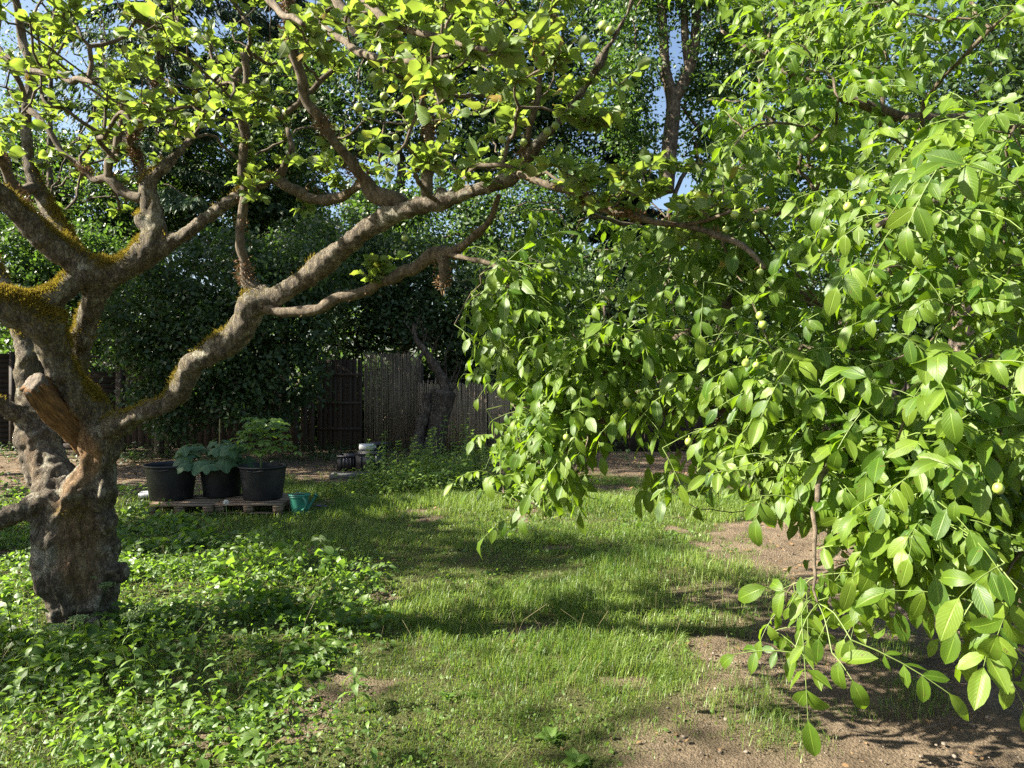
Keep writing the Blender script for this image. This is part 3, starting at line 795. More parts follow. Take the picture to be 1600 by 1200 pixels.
# torn and sawn-off stub
P, r = limb([(140, 702, 8, 4.07), (116, 672, 17, 4.02), (92, 645, 21, 3.96), (69, 620, 20, 3.88), (51, 599, 17, 3.81)])
P, r = resample(P, r, 0.012)
V, Q, T, _ = tube(P, r, 40)
c = np.repeat(P, 40, 0); dr = norm(V[:-2]-c)
aa = np.tile(np.arange(40)/40*2*math.pi, len(P)); al = np.repeat(np.arange(len(P)), 40)/len(P)
V[:-2] += dr*(0.022*fbm(np.cos(aa)*3, np.sin(aa)*3, al*1.8, 8, 5)+0.005*np.sin(aa*7+al*3))[:, None]
ga_ = np.concatenate([np.stack([al*2.2, np.cos(aa), np.sin(aa)], -1), np.zeros((2, 3))])
st = link('broken_stub', mesh_np('broken_stub', V, Q, T, {'leafco': ga_}), M['stub'], AP)
dirn = norm(P[-1]-P[-4]); fc = norm(dirn+np.array([-0.5, -0.9, 0.35]))
ring = []
X_ = norm(np.cross(fc, [0, 0, 1])); Y_ = np.cross(fc, X_)
prof = [(0.0001, 0.012), (0.02, 0.014), (0.040, 0.010), (0.054, 0.008), (0.062, 0.0), (0.063, -0.03), (0.05, -0.06)]
V, Q, T, _ = lathe(prof, 36)
V[:, :2] *= (1+0.10*vnoise(np.arctan2(V[:, 1], V[:, 0])*1.6, 0.3, 0, 5))[:, None]
V[:, 2] += 0.004*fbm(V[:, 0]*60, V[:, 1]*60, 0, 6, 2)
W = V[:, :1]*X_+V[:, 1:2]*Y_*1.12+V[:, 2:]*fc + P[-1]
link('sawn_end', mesh_np('sawn_end', W, Q[:, ::-1]), M['cutwood'], AP)

# traced thinner branches, each its own part
AB = [
    [(50, 130, 8, 4.2), (42, 90, 7, 4.2), (32, 50, 6, 4.2), (22, 0, 5, 4.1), (15, -50, 4, 4.1)],
    [(60, 290, 9, 4.2), (30, 300, 8, 4.1), (10, 255, 7, 4.0), (-20, 215, 6, 3.9)],
    [(90, 360, 9, 4.2), (55, 345, 8, 4.0), (28, 305, 7, 3.8), (10, 262, 7, 3.7), (-10, 230, 6, 3.6)],
    [(46, 170, 6, 4.2), (70, 195, 4, 4.1), (95, 235, 4, 4.1), (140, 272, 5, 4.05), (168, 283, 6, 4.0), (205, 302, 9, 4.0), (228, 305, 10, 4.0)],
    [(44, 165, 5, 4.2), (25, 120, 4, 4.1), (0, 80, 4, 4.0), (-40, 40, 3, 3.9)],
    [(170, 285, 6, 4.0), (172, 262, 7, 4.0), (182, 240, 6, 4.0), (188, 205, 6, 4.0), (200, 170, 5, 3.95), (188, 165, 3, 3.9)],
    [(200, 180, 5, 3.95), (225, 172, 4, 3.9), (240, 148, 4, 3.85), (245, 120, 3, 3.8)],
    [(228, 285, 6, 4.0), (218, 262, 5, 4.0), (212, 238, 5, 4.0), (203, 218, 5, 3.95), (226, 195, 4, 3.9)],
    [(318, 190, 7, 4.0), (335, 160, 6, 3.95), (350, 125, 6, 3.9), (372, 130, 4, 3.85)],
    [(395, 462, 11, 3.72), (384, 432, 8, 3.72), (379, 395, 7, 3.7), (379, 340, 7, 3.7), (380, 280, 7, 3.68), (381, 220, 7, 3.65), (385, 160, 8, 3.6), (388, 118, 6, 3.55), (380, 80, 5, 3.5)],
    [(430, 276, 10, 3.9), (470, 298, 9, 3.85), (520, 312, 8, 3.7), (545, 302, 6, 3.6), (566, 290, 6, 3.4), (600, 300, 8, 3.35)],
    [(425, 280, 8, 3.9), (440, 262, 6, 3.85), (452, 235, 5, 3.8), (448, 200, 4, 3.8)],
    [(625, 325, 15, 3.3), (600, 304, 14, 3.3), (575, 285, 12, 3.3), (556, 270, 10, 3.28), (535, 238, 8, 3.25), (508, 202, 8, 3.2), (482, 158, 8, 3.15), (466, 105, 9, 3.1), (456, 60, 8, 3.05), (448, 0, 7, 3.0), (445, -60, 6, 2.9)],
    [(672, 312, 9, 3.2), (672, 262, 8, 3.2), (671, 215, 7, 3.15), (664, 170, 5, 3.1), (650, 140, 4, 3.0)],
    [(405, 480, 12, 3.72), (440, 484, 9, 3.68), (485, 482, 9, 3.6), (530, 466, 9, 3.55), (580, 452, 9, 3.5), (625, 428, 10, 3.45), (660, 410, 11, 3.4), (690, 398, 12, 3.35), (725, 383, 7, 3.25), (757, 352, 5, 3.15), (782, 306, 4, 3.05)],
    [(690, 395, 10, 3.35), (694, 420, 9, 3.35), (692, 448, 7, 3.35)],
    [(830, 240, 8, 2.9), (818, 245, 7, 2.9), (824, 205, 5, 2.85), (838, 165, 5, 2.8), (843, 110, 5, 2.75), (852, 55, 4, 2.7), (868, 0, 4, 2.6), (880, -50, 3, 2.5)],
    [(812, 275, 7, 2.93), (850, 288, 6, 2.85), (900, 304, 6, 2.78), (950, 326, 6, 2.7), (1010, 342, 6, 2.62), (1065, 352, 5, 2.55), (1110, 362, 5, 2.5), (1165, 388, 4, 2.4), (1195, 420, 3, 2.35)],
    [(1065, 352, 4, 2.55), (1100, 345, 3, 2.5), (1140, 330, 3, 2.4)],
    [(480, 20, 4, 3.0), (530, 60, 6, 2.8), (580, 90, 6, 2.6), (640, 95, 5, 2.4), (700, 90, 3, 2.2)],
    [(500, -40, 10, 3.0), (530, 10, 9, 2.9), (556, 45, 8, 2.9), (600, 75, 8, 2.9), (640, 92, 6, 2.9), (690, 130, 5, 2.9)],
    [(540, -30, 8, 2.3), (600, 30, 6, 2.1), (680, 60, 5, 1.95), (760, 80, 4, 1.8)],
    [(0, 80, 6, 3.4), (40, 110, 6, 3.2), (90, 120, 5, 3.0), (150, 130, 4, 2.7)],
    [(400, -40, 7, 2.5), (430, 10, 6, 2.3), (470, 40, 4, 2.0)],
    [(690, 395, 5, 3.35), (740, 405, 4, 3.2), (800, 430, 3, 3.05), (850, 455, 2.5, 2.95)],
]
SK = Skeleton()
for L in trunk_limbs:
    P, r = resample(*limb(L), 0.06); SK.add_poly(P[:])
for L in AB:
    P, r = limb(L); P, r = resample(P, r, 0.03)
    q = vnoise(P[:, 0]*14, P[:, 1]*14, P[:, 2]*14, 9)
    P2 = P + (r*0.6+0.003)[:, None]*np.stack([vnoise(P[:, 0]*11, P[:, 2]*11, 0, s) for s in (15, 16, 17)], -1)
    V, Q, T, a = tube(P2, r*(1.0+0.22*q), 9)
    link('branch', mesh_np('branch', V, Q, T), M['twig'], AP)
    SK.add_poly(P)

def scatter_px(poly, n, d0, d1, power=1.0):
    poly = np.asarray(poly, float); out = []
    lo, hi = poly.min(0), poly.max(0)
    while len(out) < n:
        x = R.uniform(lo[0], hi[0], n*2); y = R.uniform(lo[1], hi[1], n*2)
        k = in_poly(x, y, poly)
        for a, b in zip(x[k], y[k]):
            out.append(at(a, b, d0+(d1-d0)*R.random()**power))
    return out[:n]

att = []
att += scatter_px([(-10, -160), (330, -160), (330, 200), (210, 250), (140, 230), (60, 180), (-10, 260)], 105, 2.6, 4.6)
att += scatter_px([(-10, -100), (900, -100), (880, 200), (560, 290), (330, 260), (-10, 240)], 85, 3.6, 5.0)
att += scatter_px([(-40, -160), (300, -160), (260, 120), (90, 90), (-40, 130)], 16, 1.9, 2.7)
att += scatter_px([(300, -160), (640, -160), (620, 110), (470, 110), (330, 180), (290, 120)], 75, 2.3, 4.0)
att += scatter_px([(540, -160), (960, -160), (900, 160), (820, 280), (660, 300), (560, 250), (600, 150)], 150, 2.2, 3.5)
att += scatter_px([(540, -60), (860, -60), (840, 140), (700, 200), (580, 90)], 22, 1.75, 2.3)
att += scatter_px([(320, 60), (520, 40), (540, 250), (400, 300), (330, 200)], 26, 3.1, 4.2)
att += scatter_px([(840, 250), (1130, 250), (1200, 400), (1140, 430), (1000, 350), (850, 300)], 44, 2.35, 2.8)
att += scatter_px([(900, 130), (990, 110), (980, 200), (900, 210)], 8, 2.6, 2.8)
att += scatter_px([(60, 230), (260, 230), (260, 330), (120, 370), (60, 330)], 16, 3.9, 4.5)
att += scatter_px([(540, 370), (640, 370), (640, 430), (560, 440)], 5, 3.4, 3.5)
att += scatter_px([(370, 250), (600, 250), (600, 330), (470, 330), (360, 330)], 14, 3.5, 3.9)
att += [np.array([R.uniform(-5.2, -3.9), R.uniform(3.6, 4.5), R.uniform(2.9, 4.1)]) for _ in range(34)]  # unseen foliage added left of frame to cast shade on the lawn
att += [np.array([R.uniform(-3.2, -0.7), R.uniform(2.7, 3.7), R.uniform(3.6, 4.2)]) for _ in range(12)]  # more unseen foliage added above frame to shade the right foreground
tips = SK.connect(att, at(130, 780, 4.1), step=0.05, jit=0.006, bias=0.18)
V, Q, T, A = SK.mesh(r0=0.0022, p=0.5, sides=5, rmax=0.02)
hull(AP, 'twigs', (V, Q, T, A), M['twig'], 'stuff')

TA = [leaf_template(0.54, 6, 5, d, f, 0.22, 'ovate', tw, 0.12, s) for d, f, tw, s in [(0.25, 0.35, 0.2, 1), (0.45, 0.45, -0.3, 2), (0.05, 0.25, 0.45, 3), (0.62, 0.15, -0.2, 4), (-0.25, 0.5, 0.25, 5), (0.3, 0.1, 0.7, 6)]]
TA3 = [leaf_template(0.54, 4, 3, d, f, 0.22, 'ovate', tw, 0.12, s) for d, f, tw, s in [(0.25, 0.35, 0.2, 1), (0.45, 0.45, -0.3, 2), (0.05, 0.25, 0.45, 3), (0.62, 0.15, -0.2, 4), (-0.25, 0.5, 0.25, 5), (0.3, 0.1, 0.7, 6)]]
PO, DD_, UP, SZ = [], [], [], []
for k, ti in tips:
    spots = [ti]
    q = ti
    for _ in range(R.integers(3, 8)):
        for _ in range(R.integers(2, 4)):
            if SK.par[q] >= 0 and SK.cnt[SK.par[q]] <= 2: q = SK.par[q]
        spots.append(q)
    for s_i, q in enumerate(spots):
        c = SK.P[q]
        pd = norm(SK.P[q]-SK.P[SK.par[q]])*0.5+np.array([0, 0, 0.45])
        m = R.integers(4, 8) if s_i == 0 else R.integers(1, 4)
        a0 = R.uniform(0, 6.28)
        for j in range(m):
            a = a0+j*2.4+R.normal()*0.3
            side = np.array([math.cos(a), math.sin(a), R.uniform(-0.5, 0.45)])
            d = norm(side*0.9+pd*R.uniform(0.3, 0.9)); PO.append(c+R.normal(size=3)*0.004); DD_.append(d)
            UP.append(np.array([0, 0, 1.0])+R.normal(size=3)*0.75); SZ.append(R.uniform(0.048, 0.095)*(0.8 if s_i else 1))
PO, DD_, UP, SZ = map(np.array, (PO, DD_, UP, SZ))
X, Y, Z = frames(DD_, UP); wh = R.integers(0, 6, len(PO))
tn = np.clip(R.beta(2, 2.2, len(PO)), 0, 0.86); br = R.random(len(PO)) < 0.05; tn[br] = R.uniform(0.9, 1.0, br.sum())
top = pick_largest(PO, Y, X, SZ, 0.58)
rest = np.setdiff1d(np.arange(len(PO)), top)
print('apple leaves', len(PO), 'twig paths', len(SK.paths))
place_parts('leaf', TA, M['apple_leaf'], AP, PO, X, Y, Z, SZ, wh, top)
hull(AP, 'foliage', bake(TA3, PO[rest], X[rest], Y[rest], Z[rest], SZ[rest], tn[rest], wh[rest]), M['apple_leaf'], 'stuff')

# dry moss/lichen beards on the small limbs
segs = [s for L in AB[2:18] for s in [resample(*limb(L), 0.012)]]
PP = np.concatenate([s[0] for s in segs]); RR_ = np.concatenate([s[1] for s in segs])
cl = fbm(PP[:, 0]*7, PP[:, 1]*7, PP[:, 2]*7, 91, 3)
w = np.clip(cl-0.15, 0, 1)+0.01
k = R.choice(len(PP), 9000, p=w/w.sum())
dd_ = rand_dir(len(k)); dd_[:, 2] = dd_[:, 2]*0.7+0.1
p = PP[k]+dd_*RR_[k][:, None]*R.uniform(0.6, 1.9, len(k))[:, None]
hull(AP, 'lichen', quad_leaves(p, norm(dd_+R.normal(size=(len(k), 3))*0.6), rand_dir(len(k)), R.uniform(0.012, 0.03, len(k)), R.uniform(0.004, 0.008, len(k)), R.uniform(0, 0.5, len(k))), M['litter'], 'stuff')

def fruit(name, c, r, mat, parent, stemlen=0.02, squash=0.95, seed=0):
    th = np.linspace(0.0, math.pi, 11)
    rad = np.sin(th)*(1+0.06*np.cos(th)); z = -np.cos(th)*squash+0.12*np.exp(-((th-math.pi)/0.35)**2)*-1+0.06*np.exp(-(th/0.3)**2)
    V, Q, T, A = lathe(np.stack([np.maximum(rad, 0.001)*r, z*r], -1), 14)
    V = V*(1+0.03*vnoise(V[:, 0]*60, V[:, 1]*60, V[:, 2]*60+seed, 5))[:, None]
    s = tube(np.array([[0, 0, r*0.8], [r*.1, 0, r*0.8+stemlen]]), 0.0015, 5)
    cx = tube(np.array([[0, 0, -r*0.88], [0, 0, -r*1.12]]), np.array([r*0.12, r*0.2]), 6)
    V, Q, T, A = merge([(V, Q, None, {}), s, cx])
    return link(name, mesh_np(name, V+np.asarray(c), Q, T), mat, parent)
for i, (a, b, r, c) in enumerate([(943, 40, 10, 2.72), (953, 48, 9, 2.7), (818, 222, 8, 2.85), (785, 218, 8, 2.9), (788, 236, 8, 2.88), (783, 250, 8, 2.88), (1180, 352, 8, 2.4), (1148, 335, 8, 2.4), (1134, 358, 7, 2.45), (925, 272, 9, 2.75), (868, 196, 8, 2.8), (560, 168, 9, 2.9), (600, 150, 8, 2.7), (82, 62, 7, 3.4), (855, 205, 8, 2.8), (1188, 425, 7, 2.35), (633, 372, 7, 3.3), (640, 200, 8, 2.9), (618, 215, 7, 2.95)]):
    fruit('apple', at(a, b, c), 0.8*r/FPX*c, M['apple'], AP, seed=i)

# ------------------------------------------------------------------ walnut tree (right)
WB = (3.05, 3.75, 0.0)
WT = thing('walnut_tree', 'leafy walnut tree with drooping compound leaves filling the right side of the garden', 'tree', WB)
tr = np.array([[3.05, 3.75, -0.1], [3.03, 3.74, 0.5], [3.0, 3.7, 1.1], [3.02, 3.72, 1.8], [3.0, 3.6, 2.6], [2.9, 3.5, 3.6], [2.8, 3.4, 4.6]])
P, r = resample(tr, [0.19, 0.15, 0.14, 0.13, 0.10, 0.07, 0.03], 0.08)
V, Q, T, _ = tube(P, r*(1+0.06*vnoise(P[:, 2]*3, 0.1, 0, 3)), 16)
link('trunk', mesh_np('trunk', V, Q, T), M['grey_bark'], WT)
WL = [
    [(3.02, 3.72, 1.5), at(1600, 440, 3.2), at(1350, 475, 3.0), at(1180, 455, 2.9), at(1080, 520, 2.85), at(960, 575, 2.9), at(860, 600, 3.0)],
    [(3.02, 3.72, 1.3), at(1620, 600, 3.0), at(1440, 640, 2.4), at(1330, 690, 2.15), at(1278, 760, 1.95), at(1270, 850, 1.88), at(1274, 945, 1.8)],
    [(3.0, 3.6, 2.4), at(1600, 200, 3.3), at(1400, 180, 3.1), at(1250, 120, 3.1), at(1130, 50, 3.3)],
    [(3.0, 3.65, 2.0), at(1620, 330, 2.9), at(1480, 320, 2.2), at(1370, 350, 1.9)],
    [(3.02, 3.72, 1.2), at(1700, 560, 2.9), at(1530, 680, 2.3), at(1485, 780, 2.1), at(1498, 860, 2.0)],
    [(3.0, 3.7, 1.7), at(1500, 380, 3.6), at(1250, 330, 3.7), at(1050, 360, 3.5), at(900, 330, 3.3)],
    [(3.02, 3.72, 1.3), at(1560, 560, 3.4), at(1300, 590, 3.2), at(1120, 640, 3.0), at(960, 650, 2.9), at(870, 720, 2.85)],
    [(2.9, 3.5, 3.4), at(1500, -20, 3.2), at(1300, -60, 3.1), at(1150, -40, 3.3)],
    [(3.05, 3.72, 1.0), at(1760, 620, 2.6), at(1640, 780, 2.0), at(1570, 900, 1.8)],
]
WS = Skeleton()
WS.add_poly(resample(tr, np.ones(7), 0.1)[0])
for i, L in enumerate(WL):
    P, r = resample(np.array([np.asarray(p, float) for p in L]), np.linspace(0.042, 0.007, len(L))*(0.42 if i in (1, 4, 8) else 1), 0.05)
    P = P+R.normal(size=P.shape)*0.004
    V, Q, T, _ = tube(P, r, 9)
    link('branch', mesh_np('branch', V, Q, T), M['twig'], WT)
    WS.add_poly(P)

SIL = [(1085, -200), (1078, 60), (1100, 130), (1068, 200), (1080, 290), (1010, 340), (850, 318), (800, 300), (780, 370), (722, 400), (705, 470), (700, 530), (745, 560), (770, 600), (800, 640), (755, 670), (748, 720), (782, 790), (842, 815), (900, 800), (932, 752), (950, 690), (1010, 660), (1040, 700),
       (1056, 800), (1088, 790), (1110, 735), (1165, 720), (1180, 790), (1255, 820), (1300, 800), (1300, 870), (1245, 905), (1140, 940), (1130, 1030), (1225, 1070), (1300, 1085), (1380, 1050), (1440, 1060), (1500, 1020), (1530, 985), (1640, 1040), (2100, 1100), (2100, -400), (1085, -400)]
def wd0(px, py):
    d = 1.75+np.clip(1480-px, 0, None)/760*1.2
    d = d + 0.6*np.exp(-((px-1000)/170)**2-((py-320)/75)**2)
    return d + np.clip((330-py)/330, 0, 1.2)*0.75
wa = []
def scat(n, x0, x1, y0, y1, th, pw, off=0.0):
    c = 0
    while c < n:
        x, y = R.uniform(x0, x1), R.uniform(y0, y1)
        if not in_poly(np.array([x]), np.array([y]), SIL)[0]: continue
        # interior gaps where the dark beyond shows through
        g = float(vnoise(x/62.0, y/62.0, 0, 88))
        if g > 0.60 and x > 900: continue
        if 1440 < x < 1600 and y < 170 and R.random() < 0.8: continue
        if 1280 < x and 850 < y and R.random() < 0.35: continue
        d = wd0(x, y)+off+th*R.random()**pw
        wa.append(at(x, y, d)); c += 1
scat(215, 690, 1610, -60, 1000, 0.5, 1.0)
scat(190, 690, 1640, -120, 900, 1.6, 0.8, 0.4)
scat(34, 700, 1010, 500, 790, 0.7, 1.0)
scat(24, 695, 830, 400, 760, 0.5, 1.0)
scat(36, 1010, 1620, 600, 930, 0.8, 1.0)
scat(34, 1120, 1560, 690, 880, 0.5, 1.0)
scat(60, 1040, 1700, -380, 0, 1.2, 1.0)
scat(60, 1600, 2050, -200, 900, 1.4, 1.0)
wtips = WS.connect(wa, (3.02, 3.72, 1.4), step=0.06, jit=0.008, bias=0.25, sag=-0.04)
hull(WT, 'twigs', WS.mesh(r0=0.0026, p=0.45, sides=5, rmax=0.022), M['twig'], 'stuff')

TWs = [leaf_template(0.43, 6, 5, d, f, 0.03, 'ellip', tw, 0.04, s) for d, f, tw, s in [(0.15, 0.15, 0.15, 1), (0.35, 0.28, -0.25, 2), (0.60, 0.35, 0.3, 3), (0.05, 0.42, -0.3, 4), (0.70, 0.12, 0.1, 5), (0.25, 0.02, 0.5, 6)]]
TW3 = [leaf_template(0.43, 4, 3, d, f, 0.03, 'ellip', tw, 0.04, s) for d, f, tw, s in [(0.15, 0.15, 0.15, 1), (0.35, 0.28, -0.25, 2), (0.60, 0.35, 0.3, 3), (0.05, 0.42, -0.3, 4), (0.70, 0.12, 0.1, 5), (0.25, 0.02, 0.5, 6)]]
wp, wdir, wup, wsz, rach, wt_ = [], [], [], [], [], []
def compound(base, dirv, L, npair, droop, leaf=0.11, upv=None, tint=None):
    """a walnut leaf: curved stalk with paired leaflets and a large end leaflet"""
    dirv = norm(dirv); n = 9
    P = [np.asarray(base, float)]; d = dirv.copy()
    for i in range(n-1):
        d = norm(d+np.array([0, 0, -droop/(n-1)])); P.append(P[-1]+d*L/(n-1))
    P = np.array(P)
    px, py, dd = project(P[[4, 8]])
    up0 = np.array([-0.35, -0.45, 0.9]) if upv is None else np.asarray(upv, float)
    tt = R.beta(2, 2) if tint is None else tint
    loc = []
    for j in range(npair):
        t = 0.30+0.70*(j/(npair))*0.95+0.02*R.normal()
        q = P[0]*0; f = t*(n-1); i0 = min(int(f), n-2); q = P[i0]*(1-(f-i0))+P[i0+1]*(f-i0)
        rd = norm(P[i0+1]-P[i0]); side = norm(np.cross(rd, up0))
        for s in (-1, 1):
            ld = norm(side*s*R.uniform(0.75, 1.05)+rd*R.uniform(0.35, 0.75)+np.array([0, 0, -R.uniform(0.15, 0.95)]))
            sc = leaf*(0.62+0.42*(j+1)/npair)*R.uniform(0.85, 1.12)
            loc.append((q, ld, norm(up0+R.normal(size=3)*0.42+side*s*0.25), sc))
    rd = norm(P[-1]-P[-2])
    loc.append((P[-1], norm(rd+np.array([0, 0, -0.35])+R.normal(size=3)*0.1), norm(up0+R.normal(size=3)*0.25), leaf*1.18*R.uniform(0.9, 1.1)))
    for q, ld, u, sc in loc:
        wp.append(q); wdir.append(ld); wup.append(u); wsz.append(sc); wt_.append(np.clip(tt+R.normal()*0.15, 0, 1))
    rach.append(tube(P[::2], np.linspace(0.0019, 0.0010, 5), 3, cap=False))
SILa = np.array(SIL)
for k, ti in wtips:
    a0 = R.uniform(0, 6.28); c = WS.P[ti]
    ax = norm(c-WS.P[WS.par[WS.par[ti]]])
    m = R.integers(5, 8)
    q = ti
    for j in range(m):
        a = a0+j*2.4
        d = norm(np.array([math.cos(a), math.sin(a)*0.8-0.15, 0.25])+ax*0.7)
        L = R.uniform(0.15, 0.30); b = WS.P[q]
        tipp = b+norm(d+[0, 0, -0.35])*(L+0.08)
        px, py, dd = project(np.array([tipp, b+norm(d)*L*0.6]))
        if dd[0] < 1.15 or dd[1] < 1.15: continue
        if (px < 1610).all() and (py > -20).all() and not in_poly(px, py, SILa).all(): 
            if R.random() < 0.93: continue
        compound(b, d, L*0.92, R.integers(2, 5), R.uniform(0.5, 1.3), leaf=R.choice([0.050, 0.062, 0.072, 0.082])*R.uniform(0.85, 1.1))
        if WS.par[q] >= 0 and R.random() < 0.8: q = WS.par[q]
# leaves one can follow one by one along the lower edge: base pixel, tip pixel, distance, pairs, leaflet length
for (x0, y0, x1, y1, d, npair, lf) in [
    (1252, 960, 1262, 1120, 1.50, 3, 0.100), (1330, 1000, 1480, 1080, 1.55, 3, 0.085), (1300, 1020, 1330, 1060, 1.55, 1, 0.105), (1240, 1020, 1150, 1020, 1.58, 2, 0.075),
    (1190, 775, 1182, 808, 1.75, 1, 0.105), (1274, 945, 1200, 915, 1.75, 2, 0.115), (1274, 940, 1355, 925, 1.75, 2, 0.105), (1270, 860, 1330, 850, 1.85, 1, 0.095),
    (880, 735, 905, 800, 2.5, 3, 0.115), (860, 740, 830, 770, 2.6, 2, 0.110), (1035, 700, 1062, 755, 2.2, 2, 0.09), (1175, 735, 1105, 740, 1.95, 3, 0.085),
    (1540, 760, 1470, 720, 1.5, 3, 0.10), (1520, 940, 1400, 920, 1.6, 2, 0.12), (1570, 880, 1500, 930, 1.45, 2, 0.12), (1590, 920, 1560, 990, 1.4, 2, 0.12), (1500, 860, 1440, 850, 1.95, 2, 0.11),
    (1520, 940, 1495, 985, 1.55, 1, 0.10), (1400, 520, 1460, 560, 1.6, 3, 0.11), (1470, 255, 1420, 350, 1.6, 3, 0.11), (1590, 290, 1480, 250, 1.5, 3, 0.12), (1100, 440, 1095, 520, 2.2, 3, 0.10), (1240, 560, 1190, 650, 1.9, 3, 0.10), (1350, 640, 1310, 700, 1.8, 3, 0.11),
    (1430, 800, 1380, 860, 1.8, 2, 0.11), (1330, 770, 1300, 830, 1.85, 2, 0.10), (760, 640, 790, 700, 2.8, 2, 0.10), (1480, 690, 1600, 660, 1.7, 3, 0.12), (1600, 760, 1560, 700, 1.6, 2, 0.12)]:
    d += 0.15; b, e = at(x0, y0, d), at(x1, y1, d*R.uniform(0.95, 1.02))
    j = int(np.argmin(np.linalg.norm(np.array(WS.P)-b, axis=1)))
    L = np.linalg.norm(e-b)
    compound(b, norm(e-b)+np.array([0, 0, 0.2]), L*1.03, npair, 0.4, lf*0.72, upv=(-0.5, -0.75, 0.55))
    P, _ = resample(np.array([WS.P[j], (WS.P[j]+b)/2+[0, 0, 0.02], b]), [1, 1, 1], 0.04)
    rach.append(tube(P, 0.0016, 5, cap=False))
wp, wdir, wup, wsz, wt_ = map(np.array, (wp, wdir, wup, wsz, wt_))
X, Y, Z = frames(wdir, wup); wh = R.integers(0, 6, len(wp))
print('walnut leaflets', len(wp))
top = pick_largest(wp, Y, X, wsz, 0.40)
rest = np.setdiff1d(np.arange(len(wp)), top)
place_parts('leaf', TWs, M['walnut_leaf'], WT, wp, X, Y, Z, wsz, wh, top)
hull(WT, 'foliage', bake(TW3, wp[rest], X[rest], Y[rest], Z[rest], wsz[rest], wt_[rest], wh[rest]), M['walnut_leaf'], 'stuff')
hull(WT, 'leaf_stalks', merge(rach), M['rachis'], 'stuff')
for i, (a, b, r, c) in enumerate([(1560, 763, 10, 1.6), (1188, 493, 8, 2.1), (1192, 507, 8, 2.1), (1166, 567, 8, 2.1), (1182, 571, 7, 2.12), (1325, 323, 8, 1.95), (980, 628, 8, 2.5), (935, 612, 6, 2.6), (1405, 40, 6, 2.4), (1288, 232, 7, 2.3), (1076, 690, 7, 2.2), (1350, 318, 7, 1.95), (850, 762, 6, 2.5), (885, 683, 6, 2.55)]):
    fruit('walnut', at(a, b, c), 0.85*r/FPX*c, M['walnut'], WT, 0.01, 1.08, seed=i+40)
# ------------------------------------------------------------------ background trees and shrubs
def crown_points(blobs, n, clumps_per=1.0, spread=0.16, hollow=0.55):
    """leaf positions grouped in clumps through ellipsoid blobs (c, r)"""
    vol = np.array([b[1][0]*b[1][1]*b[1][2] for b in blobs])**0.67
    k = R.choice(len(blobs), max(8, int(n/60*clumps_per)), p=vol/vol.sum())
    c = np.array([b[0] for b in blobs])[k]; r = np.array([b[1] for b in blobs])[k]
    d = rand_dir(len(k)); rad = R.uniform(hollow, 1.0, len(k))**0.6
    cc = c+d*r*rad[:, None]
    q = R.integers(0, len(cc), n)
    p = cc[q]+R.normal(size=(n, 3))*spread*np.array([1, 1, 0.7])*R.uniform(0.6, 1.5, len(cc))[q][:, None]
    return p, cc, norm(norm(p-c[q])*0.5+norm(p-cc[q]))

TL = 0
def broadleaf(name, label, cat, base, trunk_h, tr_r, blobs, n, leaf, mat, group=None, bark='grey_bark', lean=(0, 0), spread=0.16, droop=0.3, nl=26, clump=1.0, hollow=0.5, crown='foliage'):
    n = int(n*0.80); leaf = leaf*1.22
    o = thing(name, label, cat, base, group)
    b = np.array(base, float)
    P = np.array([b+[0, 0, -0.15], b+[lean[0]*0.3, lean[1]*0.3, trunk_h*0.35], b+[lean[0]*0.7, lean[1]*0.7, trunk_h*0.7], b+[lean[0], lean[1], trunk_h]])
    P, r = resample(P, [tr_r*1.3, tr_r, tr_r*0.85, tr_r*0.5], 0.25)
    P[:, :2] += 0.15*tr_r*np.stack([vnoise(P[:, 2]*1.3, b[0], 0, 3), vnoise(P[:, 2]*1.3, b[1], 0, 4)], -1)*3
    V, Q, T, _ = tube(P, r, 10); link('trunk', mesh_np('trunk', V, Q, T), M[bark], o)
    p, cc, outd = crown_points(blobs, n, clump, spread, hollow)
    sk = Skeleton(); sk.add_poly(P[int(len(P)*0.25):])
    sel = cc[R.choice(len(cc), min(nl*5, len(cc)), replace=False)]
    sk.connect(list(sel), P[int(len(P)*0.3)], step=0.25, jit=0.03, bias=0.3, sag=-0.08)
    hull(o, 'branches', sk.mesh(r0=0.008, p=0.5, sides=4, rmax=tr_r*0.5), M[bark], 'stuff')
    d = norm(outd*0.5+rand_dir(n)+np.array([0, 0, -droop]))
    up = norm(np.array([0, 0, 0.55])+outd*0.9+R.normal(size=(n, 3))*0.38)
    L = leaf*R.uniform(0.7, 1.3, n)
    tn = np.clip(0.5+0.25*vnoise(p[:, 0]*1.5, p[:, 1]*1.5, p[:, 2]*1.5, 7)+R.normal(size=n)*0.2, 0, 1)
    hull(o, crown, quad_leaves(p, d, up, L, L*0.58, tn), M[mat], 'stuff', smooth=False)
    return o

